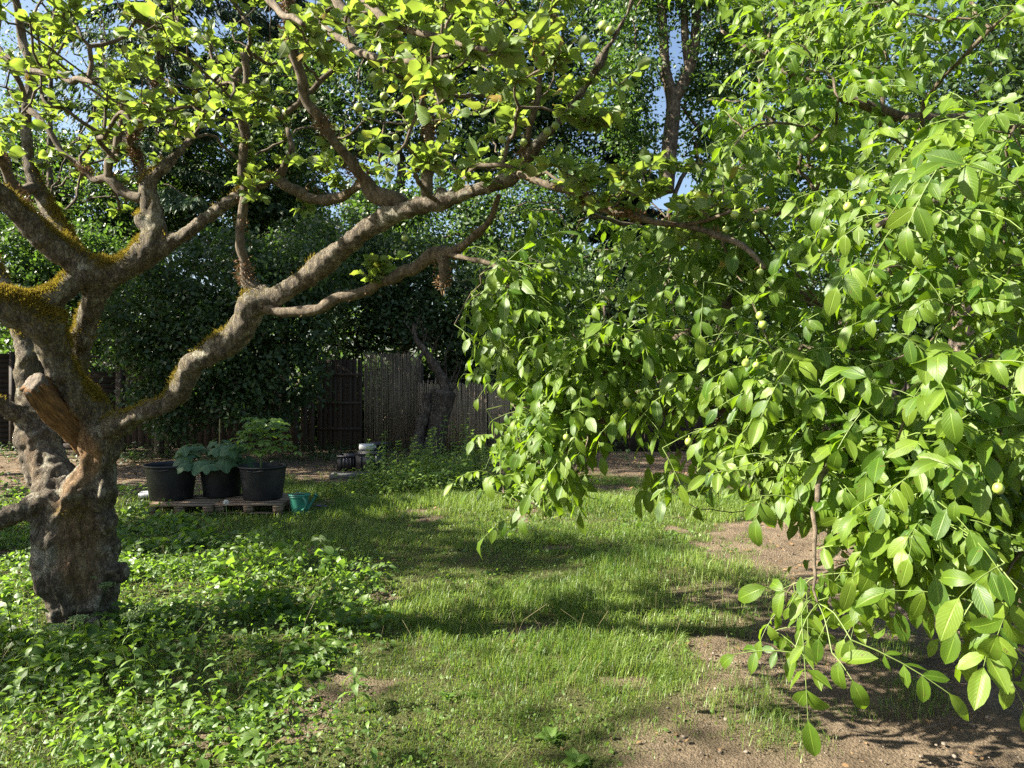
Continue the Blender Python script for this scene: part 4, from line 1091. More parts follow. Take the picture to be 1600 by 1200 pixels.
def conifer(name, label, base, h, rad, z0, n, group=None, seed=0, tr=0.16, drooping=0.55, nb=90):
    o = thing(name, label, 'tree', base, group)
    b = np.array(base, float)
    P, r = resample(np.array([b+[0, 0, -0.1], b+[0.05, 0, h*0.5], b+[0, 0, h]]), [tr, tr*0.6, 0.02], 0.4)
    V, Q, T, _ = tube(P, r, 9); link('trunk', mesh_np('trunk', V, Q, T), M['grey_bark'], o)
    br, ps, ds = [], [], []
    for i in range(nb):
        t = (i+0.5)/nb; z = z0+(h-z0)*t**0.9; L = rad*(1-t)**0.8*R.uniform(0.65, 1.1)+0.15
        a = i*2.4+R.normal()*0.2
        d0 = np.array([math.cos(a), math.sin(a), 0.12])
        m = 8; s = np.linspace(0, 1, m)
        BP = b+[0, 0, z]+d0*L*s[:, None]+np.array([0, 0, -1])*(drooping*L*s**1.6)[:, None]+np.array([0, 0, 0.18])*L*(s**5)[:, None]
        br.append(tube(BP, np.linspace(0.022, 0.005, m), 4, cap=False))
        k = int(n/nb*(0.35+1.1*(1-t)))
        q = R.uniform(0.12, 1, k); f = q*(m-1); i0 = np.minimum(f.astype(int), m-2); fr = (f-i0)[:, None]
        side = np.cross(d0, [0, 0, 1]); 
        off = R.normal(size=k)*L*0.16*(1.1-q)
        pp = BP[i0]*(1-fr)+BP[i0+1]*fr+side*off[:, None]+np.array([0, 0, -1])*(np.abs(off)*0.5+R.random(k)*0.14)[:, None]
        ps.append(pp); ds.append(norm(d0*0.5+side*np.sign(off)[:, None]*0.6+np.array([0, 0, -0.9])+R.normal(size=(k, 3))*0.3))
    hull(o, 'branches', merge(br), M['grey_bark'], 'stuff')
    p = np.concatenate(ps); d = np.concatenate(ds); k = len(p)
    L = R.uniform(0.12, 0.30, k)
    hull(o, 'needles', quad_leaves(p, d, rand_dir(k), L, L*0.28, R.random(k)), M['needle'], 'stuff', smooth=False)
    return o

def fx_(px, d): return (px-800)/FPX*d
def B(px, py, d, rx, ry, rz_): return (at(px, py, d), (rx, ry, rz_))

# dark shrubs in front of the fence
broadleaf('plum_shrub', 'dark glossy shrub leaning over the fence behind the black tubs', 'shrub', (*gpt(250, 712), 0), 2.4, 0.07,
          [B(300, 560, 12.2, 1.3, 0.9, 1.0), B(240, 500, 12.4, 1.1, 0.9, 0.9), B(400, 500, 12.3, 1.3, 1.0, 1.1), B(330, 430, 12.6, 1.4, 1.0, 0.8), B(440, 590, 12.4, 0.8, 0.7, 0.75), B(270, 640, 12.0, 0.8, 0.6, 0.5), B(380, 640, 12.0, 0.8, 0.5, 0.45), B(470, 440, 12.6, 0.9, 0.9, 0.8)],
          46000, 0.075, 'hedge_leaf', spread=0.13, clump=1.5, hollow=0.35)
broadleaf('hazel_shrub', 'broad dark shrub arching above the middle of the fence', 'shrub', (-2.2, 14.6, 0), 3.2, 0.09,
          [B(560, 470, 14.6, 1.3, 0.9, 0.9), B(640, 500, 14.6, 1.0, 0.8, 0.6), B(520, 400, 14.8, 1.3, 1, 0.9), B(620, 420, 14.8, 1.2, 1, 0.9), B(700, 470, 14.8, 1.0, 0.9, 0.9), B(740, 540, 14.6, 0.7, 0.6, 0.5), B(540, 540, 14.4, 0.6, 0.4, 0.35)],
          40000, 0.08, 'hedge_leaf', spread=0.15, clump=1.4, hollow=0.35)
broadleaf('elder_shrub', 'green shrub rising behind the lattice topped fence panel', 'shrub', (-9.6, 15.4, 0), 2.6, 0.08,
          [B(60, 480, 15.2, 1.5, 1, 1.0), B(150, 500, 15.4, 1.2, 0.9, 0.8), B(110, 400, 15.8, 1.4, 1, 0.9), B(0, 400, 15.6, 1.5, 1, 1.0), B(180, 430, 15.8, 1.2, 1, 0.9)],
          30000, 0.09, 'tree_leaf', spread=0.16, clump=1.3, hollow=0.3)
for i, (x, lab) in enumerate([(530, 'low dark shrub filling the gap behind the board gate'), (620, 'low dark shrub behind the sun flecked reed screen'), (710, 'low dark shrub behind the lower reed screen'), (100, 'low dark shrub behind the lattice topped panel'), (240, 'low dark shrub behind the board fence at the plum shrub')]):
    broadleaf('low_shrub', lab, 'shrub', (fx_(x, 15.6), 15.6, 0), 1.2, 0.06, [B(x, 650, 15.6, 1.1, 0.7, 0.8), B(x-10, 600, 15.7, 1.0, 0.7, 0.7), B(x+20, 690, 15.5, 1.0, 0.6, 0.5)], 7000, 0.11, 'hedge_leaf', 'low shrubs behind the fences', spread=0.2, clump=1.3, hollow=0.2)
for i, (x, sp) in enumerate([(790, 15.0), (940, 14.6), (1100, 14.9), (1260, 14.5), (1430, 14.8), (1590, 14.6), (1750, 14.8)]):
    broadleaf('hedge_shrub', ['dense dark shrub just right of the reed screen, behind the walnut leaves', 'second dense shrub behind the hanging walnut leaves in the middle', 'dark shrub behind the dead twigs side of the walnut crown, below the bare ash trunk', 'dark shrub seen through the middle gaps of the walnut tree', 'dark shrub behind the right half of the walnut tree', 'dark shrub glimpsed at the right edge behind the walnut leaves', 'shrub beyond the right end of the dark hedge'][i], 'shrub', ((x-800)/FPX*sp, sp, 0), 2.2, 0.08,
              [B(x, 640, sp, 1.2, 0.9, 1.0), B(x-30, 560, sp, 1.2, 0.9, 0.9), B(x+50, 500, sp+0.3, 1.2, 0.9, 0.9), B(x, 430, sp+0.5, 1.1, 0.9, 0.8)],
              12000, 0.09, 'hedge_leaf', 'dark hedge shrubs behind the walnut tree', spread=0.18, clump=1.3, hollow=0.3)
# taller trees beyond the fence
TREES = [
    ('tall broad leaved tree with dark crown above the middle of the fence', -3.0, 19.0, 7.5, [B(640, 60, 19, 2.0, 1.6, 1.9), B(560, 170, 19, 1.5, 1.4, 1.5), B(700, 190, 19, 1.7, 1.5, 1.6), B(620, -60, 19, 2.0, 1.6, 1.6), B(740, 60, 19.5, 1.5, 1.3, 1.6), B(800, 200, 19.5, 1.4, 1.2, 1.5), B(470, 150, 19, 0.9, 0.9, 1.2)], 50000, 0.115, 'hedge_leaf'),
    ('lighter green tree between the spruce and the tall dark tree', -7.4, 21.0, 7.0, [B(420, 270, 21, 1.6, 1.4, 1.6), B(340, 330, 21, 1.7, 1.4, 1.5), B(480, 370, 21, 1.2, 1.1, 1.0), B(280, 240, 21.5, 1.2, 1.2, 1.3), B(390, 130, 22, 1.1, 1.2, 1.5)], 36000, 0.115, 'tree_leaf'),
    ('sunlit leafy tree beyond the lattice fence at the left edge', -13.5, 20.0, 6.0, [B(40, 330, 20, 1.6, 1.4, 1.4), B(150, 350, 20, 1.5, 1.3, 1.2), B(-60, 250, 20, 1.6, 1.4, 2.0), B(90, 250, 20.5, 0.8, 1.0, 0.9), B(210, 330, 20, 1.2, 1.1, 1.0)], 30000, 0.115, 'tree_leaf'),
    ('bushy tree behind the reed screen with sunlit top', 0.2, 18.0, 5.0, [B(700, 350, 18, 1.5, 1.3, 1.2), B(800, 380, 18, 1.4, 1.3, 1.4), B(860, 460, 18, 1.3, 1.2, 1.4), B(600, 330, 18.5, 1.0, 1.0, 0.8), B(880, 300, 18.5, 1.3, 1.2, 1.2)], 34000, 0.10, 'tree_leaf'),
    ('dark leafy tree between the apple branches and the bare ash trunk', 1.9, 20.5, 7.0, [B(900, 40, 20, 1.5, 1.2, 1.6), B(850, 140, 20, 1.3, 1.1, 1.2), B(940, -60, 20, 1.6, 1.3, 1.3), B(900, 210, 20.4, 1.2, 1.1, 1.1)], 24000, 0.10, 'hedge_leaf'),
    ('dark tree filling the upper right corner behind the walnut crown', 8.5, 13.5, 6.0, [B(1500, 80, 13.5, 1.6, 1.3, 1.6), B(1420, 220, 13.5, 1.3, 1.1, 1.4), B(1580, 240, 13.5, 1.4, 1.2, 1.4), B(1520, 370, 13.8, 1.6, 1.2, 1.1), B(1640, 60, 13.5, 1.5, 1.2, 1.6), B(1380, 380, 14, 1.3, 1.2, 1.1)], 30000, 0.10, 'hedge_leaf'),
    ('tree with sky showing between its leaves above the centre of the walnut', 6.2, 19.0, 8.0, [B(1200, 60, 19, 1.6, 1.4, 1.8), B(1280, 220, 19, 1.7, 1.4, 1.6), B(1180, 330, 19, 1.6, 1.4, 1.4), B(1320, 40, 19, 1.4, 1.3, 1.6)], 26000, 0.11, 'tree_leaf'),
]
for lab, x, y, th, blobs, n, leaf, mat in TREES:
    broadleaf('broadleaf_tree', lab, 'tree', (x, y, 0), th, 0.20, blobs, n, leaf, mat, 'tall trees beyond the fence', spread=0.24, clump=1.2, hollow=0.35, nl=20)
# slender ash with bare forked stems in the centre
ash = broadleaf('ash_tree', 'slender tree with a pale bare trunk forking high above the dark hedge', 'tree', ((1038-800)/FPX*17, 17.0, 0), 5.2, 0.30,
                [B(1000, 60, 17, 0.7, 0.8, 1.5), B(960, 160, 17, 0.7, 0.7, 1.0), B(1100, 40, 17, 0.7, 0.7, 1.6), B(1060, -60, 17, 1.5, 1.1, 1.0), B(1130, 200, 17.4, 0.6, 0.6, 0.8), B(1150, 80, 17.6, 0.9, 0.7, 1.4), B(990, -20, 17.3, 0.9, 0.7, 1.0), B(1000, 220, 17.4, 0.5, 0.5, 0.7), B(1115, 245, 17.8, 0.7, 0.6, 0.7), B(1095, 130, 17.8, 0.4, 0.5, 0.6), B(1080, 180, 17.6, 0.4, 0.5, 0.7)], 24000, 0.10, 'tree_leaf', spread=0.22, clump=1.0, nl=10)
for L in ([(1040, 300, 13, 17.0), (1048, 210, 12, 17.0), (1052, 160, 11, 17.0), (1040, 110, 8, 17.0), (1036, 40, 7, 17.0), (1030, -60, 6, 17.0)], [(1052, 160, 10, 17.0), (1076, 110, 9, 17.0), (1088, 40, 8, 17.0), (1082, -60, 7, 17.0)], [(1076, 112, 6, 17.0), (1070, 50, 6, 17.0), (1068, -60, 5, 17.0)]):
    P, r = resample(*limb(L), 0.2); V, Q, T, _ = tube(P, r, 9); link('branch', mesh_np('branch', V, Q, T), M['grey_bark'], ash)
conifer('spruce_tree', 'dark spruce with drooping boughs against the sky at the upper left', (-10.2, 20.5, 0), 24.0, 4.4, 4.0, 60000, 'dark conifers beyond the fence')
conifer('spruce_tree', 'tall dark spruce directly right of the first, behind the apple branches', (-7.2, 22.5, 0), 22.0, 3.4, 4.5, 42000, 'dark conifers beyond the fence')
conifer('spruce_tree', 'dark conifer left of the bare ash trunk', (3.3, 21.0, 0), 9.8, 2.3, 2.5, 42000, 'dark conifers beyond the fence')
conifer('spruce_tree', 'low wide conifer at the foot of the bare ash trunk', (5.6, 19.0, 0), 6.0, 2.6, 1.5, 30000, 'dark conifers beyond the fence')
# dead twiggy branch tops at far upper left are part of a thin dying tree
dt = thing('dying_tree', 'thin half bare tree with sparse twigs against the sky at the far left', 'tree', (-11.6, 17.5, 0), None)
sk = Skeleton(); P = resample(np.array([[-11.6, 17.5, -0.1], [-11.4, 17.5, 4], [-11.3, 17.4, 8.5], [-11.1, 17.4, 12]]), [1, 1, 1, 1], 0.3)[0]; sk.add_poly(P)
V, Q, T, _ = tube(P, np.linspace(0.13, 0.02, len(P)), 8); link('trunk', mesh_np('trunk', V, Q, T), M['grey_bark'], dt)
sk.connect([at(R.uniform(-80, 190), R.uniform(-100, 330), R.uniform(16.6, 18.4)) for _ in range(240)], P[3], step=0.2, jit=0.04, bias=0.5, sag=-0.1)
hull(dt, 'branches', sk.mesh(r0=0.006, p=0.5, sides=4, rmax=0.06), M['grey_bark'], 'stuff')
tipsP = np.array([sk.P[p_[-1]] for p_ in sk.paths]); q = R.integers(0, len(tipsP), 5200)
hull(dt, 'foliage', quad_leaves(tipsP[q]+R.normal(size=(len(q), 3))*0.16, rand_dir(len(q)), rand_dir(len(q))+[0, 0, 0.8], R.uniform(0.05, 0.11, len(q)), R.uniform(0.03, 0.06, len(q)), R.random(len(q))), M['tree_leaf'], 'stuff', smooth=False)
# far wood closing the view
nf = 24000
a = R.uniform(-1.1, 1.1, nf); dist = R.uniform(30, 44, nf)
hz = (4.2+2.2*fbm(a*6, 0.3, 0, 5, 3)); p = np.stack([np.sin(a)*dist*1.3, np.cos(a*0.6)*dist, R.random(nf)**0.8*hz], -1)
fw = link('far_wood', mesh_np('far_wood', *[z for z in quad_leaves(p, rand_dir(nf), rand_dir(nf)+[0, 0, 0.6], R.uniform(0.3, 0.6, nf), R.uniform(0.2, 0.4, nf), R.random(nf))]), M['tree_leaf'])
fw['kind'] = 'stuff'; fw['label'] = 'far green wood seen in the gaps beyond the garden trees'; fw['category'] = 'wood'
# unseen trees added left of frame, crowns shaped to shade lawn and fence
for i, (x, y, th, blobs, n, lab) in enumerate([
    (-12.5, 12.6, 6.0, [((-12.5, 12.6, 9.0), (2.2, 1.6, 2.2)), ((-12.2, 12.6, 6.0), (2.2, 1.5, 2.0)), ((-11.6, 12.9, 4.0), (1.6, 1.2, 1.2)), ((-13.0, 12.4, 12.0), (1.8, 1.5, 1.6))], 17000, 'tallest added shade tree out of the picture on the left, level with the fence'),
    (-11.8, 10.0, 6.0, [((-11.8, 10.2, 9.0), (2.2, 1.7, 2.2)), ((-11.0, 10.2, 6.0), (2.2, 1.6, 1.9)), ((-10.2, 10.5, 3.8), (1.6, 1.4, 1.3)), ((-12.0, 10.0, 12.0), (2.0, 1.7, 1.6))], 18000, 'added shade tree out of the picture on the left, shading the soil before the fence'),
    (-11.0, 7.9, 5.0, [((-11.0, 8.2, 7.2), (1.8, 0.9, 1.9)), ((-10.4, 8.4, 4.6), (1.6, 0.8, 1.3)), ((-11.4, 8.0, 9.6), (1.6, 0.9, 1.5))], 7000, 'added shade tree out of the picture on the left, level with the black tubs'),
    (-8.4, 6.2, 3.4, [((-8.4, 5.9, 3.4), (0.9, 0.7, 0.9)), ((-8.3, 5.8, 4.9), (0.8, 0.6, 0.9)), ((-8.4, 7.2, 4.3), (1.0, 0.5, 1.1)), ((-10.0, 4.4, 7.4), (1.2, 0.25, 1.0))], 11000, 'added shade tree out of the picture on the left, shading the herbs beside the apple trunk'),
    (-8.6, 2.3, 3.6, [((-8.6, 2.3, 5.6), (1.1, 0.30, 0.7)), ((-8.0, 3.0, 4.4), (0.7, 0.25, 0.5)), ((-8.6, 1.6, 4.2), (0.8, 0.35, 0.6)), ((-9.0, 1.4, 7.4), (0.5, 0.15, 0.4))], 1250, 'small added shade tree out of the picture on the left, nearest the camera')]):
    broadleaf('added_shade_tree', lab, 'tree', (x, y, 0), th, 0.14, blobs, n, 0.13, 'tree_leaf', 'added shade trees left of the picture', spread=0.22, clump=1.0, hollow=0.2, nl=10)

# ------------------------------------------------------------------ fences
def part_box(name, parent, c, s, mat, rot=None):
    V, Q, T, _ = box((0, 0, 0), s, rot)
    o = link(name, mesh_np(name, V, Q, None, None, False), mat, parent)
    o.location = np.asarray(c)-np.array(parent['_base'])
    return o

def boards(parent, x0, x1, y, z0, z1, w, mat, name='board', gap=0.006, jz=0.01, th=0.02, jitter=True):
    n = int(round((x1-x0)/w)); w = (x1-x0)/n
    me = None
    for i in range(n):
        h = z1-z0+(R.normal()*jz if jitter else 0)
        if me is None:
            V, Q, T, _ = box((0, 0, 0.5), (w-gap, th, 1)); me = mesh_np(name, V, Q, None, None, False); me.materials.append(mat)
        o = link(name, me, None, parent)
        o.location = np.array([x0+(i+0.5)*w, y+(0.008 if i % 2 else 0)+R.normal()*0.002, z0+R.normal()*0.004])-np.array(parent['_base'])
        o.scale = (1, 1, h)
        o.rotation_euler = (0, R.normal()*0.004, 0)
FD = 13.9
def fx(px, d=FD): return (px-800)/FPX*d
def fz(py, d=FD): return CAMZ-(py-HOR)/FPX*d
# panel fences on the left: horizontal slats, one with lattice top
def slat_panel(x0, x1, z0, z1, y, label, lattice=False):
    o = thing('slat_fence', label, 'fence', ((x0+x1)/2, y, 0), 'slatted fence panels on the left')
    for x in (x0, x1): part_box('post', o, (x, y, (z1+0.02)/2), (0.09, 0.09, z1+0.06), M['fence_dark'])
    zt = z1-0.36 if lattice else z1
    n = int((zt-z0)/0.095); me = None
    for i in range(n):
        z = z0+(i+0.5)*(zt-z0)/n
        if me is None:
            V, Q, T, _ = box((0, 0, 0), (x1-x0-0.095, 0.016, 0.108)); me = mesh_np('slat', V, Q, None, None, False); me.materials.append(M['fence_dark'])
        s = link('slat', me, None, o); s.location = np.array([(x0+x1)/2, y+R.normal()*0.002, z])-np.array(o['_base']); s.rotation_euler = (0.16, 0, 0)
    part_box('rail', o, ((x0+x1)/2, y, z1-0.022), (x1-x0-0.095, 0.05, 0.045), M['fence_dark'])
    if lattice:
        part_box('rail', o, ((x0+x1)/2, y, zt+0.025), (x1-x0-0.095, 0.05, 0.045), M['fence_dark'])
        h = z1-zt-0.09; zc = (z1+zt)/2+0.003
        for sgn in (-1, 1):
            xs = np.arange(x0+0.05+h/2, x1-0.05-h/2+0.01, 0.15)
            for x in xs:
                V, Q, T, _ = box((0, 0, 0), (0.018, 0.008, h*1.41))
                s = link('lattice_strip', mesh_np('lattice_strip', V, Q, None, None, False), M['fence_dark'], o)
                s.location = np.array([x, y+sgn*0.005, zc])-np.array(o['_base']); s.rotation_euler = (0, sgn*math.pi/4, 0)
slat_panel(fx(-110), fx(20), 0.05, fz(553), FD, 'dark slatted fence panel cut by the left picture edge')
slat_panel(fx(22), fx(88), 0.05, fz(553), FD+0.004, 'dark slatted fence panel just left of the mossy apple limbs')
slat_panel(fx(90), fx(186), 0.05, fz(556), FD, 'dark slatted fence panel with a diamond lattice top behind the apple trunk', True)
bf = thing('board_fence', 'dark vertical board fence right of the lattice topped panel', 'fence', (fx(225), FD, 0))
part_box('post', bf, (fx(190), FD, 0.95), (0.10, 0.10, 1.9), M['fence_dark'])
boards(bf, fx(195), fx(268), FD, 0.05, fz(563), 0.125, M['fence_board'])
part_box('rail', bf, (fx(231), FD+0.05, 1.45), (fx(268)-fx(195), 0.04, 0.07), M['fence_dark'])
bf2 = thing('board_fence', 'dark vertical board fence hidden behind the plum shrub', 'fence', (fx(360), FD+0.05, 0))
boards(bf2, fx(270), fx(446), FD+0.05, 0.05, fz(600), 0.15, M['fence_board'])
bf3 = thing('board_fence', 'low weathered brown boards with a bright gap between them, right of the plum shrub', 'fence', (fx(475), FD-0.3, 0))
boards(bf3, fx(447), fx(474), FD-0.3, 0.02, fz(622), 0.14, M['fence_board'], jz=0.03)
boards(bf3, fx(477), fx(498), FD-0.3, 0.02, fz(612), 0.13, M['fence_board'], jz=0.03)
dr = thing('board_gate', 'tall gate like panel of upright brown boards left of the reed screen', 'gate', (fx(535), FD-0.15, 0))
boards(dr, fx(499), fx(568), FD-0.15, 0.04, fz(562), 0.095, M['fence_board'], gap=0.001, jz=0.0)
for z in (0.45, 0.95, 1.5): part_box('rail', dr, ((fx(499)+fx(568))/2, FD-0.15-0.03, z), (fx(568)-fx(499), 0.02, 0.05), M['fence_board'])
def reed_screen(x0, x1, y, z1a, z1b, label, broken=0.0):
    o = thing('reed_screen', label, 'screen', ((x0+x1)/2, y, 0))
    n = int((x1-x0)/0.0085); out = []
    xs = np.linspace(x0, x1, n)+R.normal(size=n)*0.003
    for i, x in enumerate(xs):
        if R.random() < 0.07: continue
        t = i/n; z1 = z1a*(1-t)+z1b*t+R.normal()*0.035
        le = R.normal()*0.012
        out.append(tube(np.array([[x, y+R.normal()*0.012, 0.0], [x+le, y+R.normal()*0.012, z1]]), [0.0062*R.uniform(0.8, 1.2), 0.0052], 4))
    V, Q, T, _ = merge(out)
    link('reeds', mesh_np('reeds', V, Q, T), M['reed'], o, 'stuff')
    for z in (0.3, 0.75, 1.2, 1.6):
        if z < min(z1a, z1b): link('wire', mesh_np('wire', *tube(np.array([[x0, y-0.012, z], [(x0+x1)/2, y-0.012, z-0.01], [x1, y-0.012, z]]), 0.003, 4)[:3]), M['wire'], o)
    for x in (x0+0.03, x1-0.03): part_box('post', o, (x, y+0.05, 0.85), (0.05, 0.05, 1.7), M['fence_dark'])
reed_screen(fx(571), fx(660), FD-0.1, fz(552), fz(556), 'sun flecked reed screen right of the board gate')
reed_screen(fx(660), fx(800), FD-0.35, fz(598), fz(602), 'lower dark reed screen behind the old tree stump')
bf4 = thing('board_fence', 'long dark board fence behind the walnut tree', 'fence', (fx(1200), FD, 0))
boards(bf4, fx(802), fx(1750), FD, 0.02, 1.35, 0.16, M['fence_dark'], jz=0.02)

# ------------------------------------------------------------------ old dead tree stump with twigs
sx, sy = gpt(684, 716)
st = thing('tree_stump', 'leaning old tree stump with split bark and dry sprouts before the reed screen', 'stump', (sx, sy, 0))
d = sy
P, r = resample(*limb([(668, 728, 24, d), (672, 705, 19, d), (678, 680, 16, d), (684, 655, 16, d), (689, 632, 17, d), (692, 615, 19, d), (693, 609, 15, d)]), 0.03)
V, Q, T, _ = tube(P, r, 40)
c = np.repeat(P, 40, 0); drr = norm(V[:-2]-c); aa = np.tile(np.arange(40)/40*2*math.pi, len(P))
V[:-2] += drr*(0.035*fbm(np.cos(aa)*2.5, np.sin(aa)*2.5, V[:-2, 2]*2.2, 8, 4)+0.015*np.sin(aa*11))[:, None]
link('trunk', mesh_np('trunk', V, Q, T), M['stump_bark'], st)
for L in ([(655, 728, 12, d-0.2), (652, 700, 11, d-0.2), (657, 668, 9, d-0.15), (666, 640, 9, d-0.1), (666, 614, 8, d-0.1)],
          [(698, 615, 9, d), (690, 590, 8, d), (676, 568, 7, d), (664, 548, 6, d), (650, 530, 4, d), (646, 505, 3, d)],
          [(664, 548, 4, d), (656, 560, 3, d-0.1), (648, 585, 2, d-0.2)]):
    P, r = resample(*limb(L), 0.04); V, Q, T, _ = tube(P, r*(1+0.2*vnoise(P[:, 2]*9, 0, 0, 4)), 9); link('dead_branch', mesh_np('dead_branch', V, Q, T), M['stump_bark'], st)
tw = []
for (x, y, x1, y1) in [(700, 612, 706, 525), (704, 612, 722, 560), (706, 610, 738, 590), (690, 595, 668, 530), (676, 570, 690, 520), (664, 548, 660, 500), (650, 530, 630, 500), (655, 545, 640, 590), (700, 612, 715, 585), (706, 612, 728, 575), (662, 560, 645, 610), (670, 558, 684, 525), (654, 540, 666, 512), (702, 600, 712, 550), (696, 600, 700, 540), (648, 520, 655, 490), (690, 618, 672, 622), (695, 618, 668, 628)]:
    a, b = at(x, y, d), at(x1, y1, d+R.normal()*0.25); m = (a+b)/2+R.normal(size=3)*0.05
    P, r = resample(np.array([a, m, b]), [0.012, 0.008, 0.004], 0.06); tw.append(tube(P, r, 5, cap=False))
    for _ in range(3):
        q = P[R.integers(1, len(P))]; tw.append(tube(np.array([q, q+R.normal(size=3)*0.10+[0, 0, 0.1]]), [0.005, 0.002], 4, cap=False))
hull(st, 'twigs', merge(tw), M['stump_bark'], 'stuff')

# ------------------------------------------------------------------ pallets, tubs and their plants
def pallet(px0, px1, d, label, yaw=0.0):
    x0, x1 = fx(px0, d), fx(px1, d); L = x1-x0; W = 0.70; H = 0.105
    o = thing('wooden_pallet', label, 'pallet', ((x0+x1)/2, d+W/2, 0), 'weathered pallets under the tubs')
    b = np.array(o['_base'])
    for i in range(5): part_box('deck_board', o, b+[0, -W/2+0.055+i*(W-0.11)/4, H-0.009+R.normal()*0.001], (L, 0.10, 0.018), M['pallet'])
    for x in (-L/2+0.05, 0, L/2-0.05):
        part_box('stringer', o, b+[x, 0, H-0.029], (0.09, W, 0.018), M['pallet'])
        for y in (-W/2+0.06, 0, W/2-0.06): part_box('block', o, b+[x, y, (H-0.038)/2+0.009], (0.09, 0.10, H-0.056), M['pallet'])
    for y in (-W/2+0.06, 0, W/2-0.06): part_box('bottom_board', o, b+[0, y, 0.004+hgt(b[0], b[1]+y)*0], (L, 0.09, 0.012), M['pallet'])
    o.location[2] = float(hgt(b[0], b[1]))+0.035
    o.rotation_euler = (0, 0, yaw)
    return o
p1 = pallet(226, 329, 7.55, 'left weathered pallet under the wide black tub', 0.02)
p2 = pallet(334, 441, 7.60, 'right weathered pallet under the tub with the tomato plant', -0.02)
PZ = float(hgt(-3.0, 7.9))+0.035+0.107

def tub(px, d, wpx, hpx, label, z=PZ, name='black_tub'):
    x = fx(px, d); Rt = wpx/2/FPX*d; H = hpx/FPX*d
    o = thing(name, label, 'plant tub', (x, d, z), 'black tubs on the pallets')
    b = np.array(o['_base'])
    Rb = Rt*0.80
    prof = [(0.001, 0.0), (Rb*0.97, 0.0), (Rb, 0.012), (Rt*0.955, H*0.90), (Rt*0.96, H*0.93), (Rt, H*0.935), (Rt*1.02, H*0.965), (Rt*1.015, H*0.99), (Rt*0.99, H), (Rt*0.955, H*0.985), (Rt*0.93, H*0.90), (Rt*0.90, H*0.62)]
    V, Q, T, _ = lathe(prof, 48, b)
    ob = link('wall', mesh_np('wall', V, Q), M['tub'], o)
    ob.data.attributes
    rr = np.linspace(0.001, Rt*0.925, 10); V, Q, T, _ = lathe([(q, H*0.84) for q in rr], 40, b)
    V[:, 2] += 0.012*fbm(V[:, 0]*25, V[:, 1]*25, 0, 3, 3)
    link('potting_soil', mesh_np('potting_soil', V, Q), M['potsoil'], o)
    for sgn in (-1, 1):
        a = np.linspace(-0.35, 0.35, 8)+(math.pi/2 if sgn > 0 else -math.pi/2)
        link('grip', mesh_np('grip', *tube(np.stack([b[0]+np.cos(a)*Rt*1.03, b[1]+np.sin(a)*Rt*1.03, np.full(8, b[2]+H*0.93)-0.02*np.cos((a-a.mean())*3)], -1), 0.009, 6)[:3]), M['tub'], o)
    return o, b, Rt, H
t1, b1, R1, H1 = tub(268, 7.95, 78, 54, 'wide black tub on the left pallet with one small seedling')
t2, b2, R2, H2 = tub(347, 8.15, 68, 48, 'black tub in the middle under drooping courgette leaves')
t3, b3, R3, H3 = tub(411, 7.95, 73, 52, 'black tub on the right pallet with the tall tomato plant')

TH = [leaf_template(0.62, 6, 5, d_, f, 0.1, 'ovate', tw, 0.08, s, serr=0.10) for d_, f, tw, s in [(0.3, 0.15, 0.1, 1), (0.5, 0.2, -0.2, 2), (0.15, 0.25, 0.2, 3), (0.4, 0.1, -0.1, 4)]]
TH3 = [leaf_template(0.62, 4, 3, d_, f, 0.1, 'ovate', tw, 0.08, s, serr=0.10) for d_, f, tw, s in [(0.3, 0.15, 0.1, 1), (0.5, 0.2, -0.2, 2), (0.15, 0.25, 0.2, 3), (0.4, 0.1, -0.1, 4)]]
def tomato(base, h, label, spreadr=0.3, nleaf=16):
    o = thing('tomato_plant', label, 'plant', base); b = np.array(base)
    S = [b, b+[0.01, 0, h*0.5], b+[0.03, 0, h]]; P, r = resample(np.array(S), [0.008, 0.006, 0.003], 0.03)
    link('stem', mesh_np('stem', *tube(P, r, 7)[:3]), M['green_stem'], o)
    stalks = []
    for i in range(nleaf):
        t = 0.25+0.75*i/nleaf; q = P[int(t*(len(P)-1))]; a = i*2.4+R.normal()*0.2; L = spreadr*(1.15-0.6*t)*R.uniform(0.8, 1.15)
        d0 = norm(np.array([math.cos(a), math.sin(a), 0.75])); s = np.linspace(0, 1, 7)
        BP = q+d0*L*s[:, None]+np.array([0, 0, -0.45*L])*(s**2)[:, None]
        stalks.append(tube(BP, np.linspace(0.003, 0.0012, 7), 4, cap=False))
        side = norm(np.cross(d0, [0, 0, 1])); lp, ld = [], []
        for k in range(2, 7):
            for sg in (-1, 1):
                lp.append(BP[k]); ld.append(norm(side*sg+d0*0.5+[0, 0, -0.35]+R.normal(size=3)*0.15))
        lp.append(BP[-1]); ld.append(norm(BP[-1]-BP[-2])); lp = np.array(lp); ld = np.array(ld); m = len(lp)
        X, Y, Z = frames(ld, np.tile([0, -0.2, 1.0], (m, 1))+R.normal(size=(m, 3))*0.25)
        hull(o, 'leaf', bake(TH3, lp, X, Y, Z, R.uniform(0.055, 0.095, m)*(0.6+0.5*min(1, spreadr/0.3)), R.uniform(0.2, 0.9, m)), M['herb'])
    hull(o, 'leaf_stalks', merge(stalks), M['green_stem'])
    return o
tomato((b3[0]-0.02, b3[1]-0.02, b3[2]+H3*0.83), 0.58, 'tall feathery tomato plant growing in the right hand black tub', 0.46, 26)
tomato((fx(288, 7.95), 7.95, b1[2]+H1*0.83), 0.20, 'small tomato seedling at the right side of the wide left tub', 0.14, 8)
cg = thing('courgette_plant', 'courgette plant with big drooping lobed leaves over the middle tub', 'plant', (b2[0]-0.05, b2[1]-0.05, b2[2]+H2*0.8))
cb = np.array(cg['_base'])
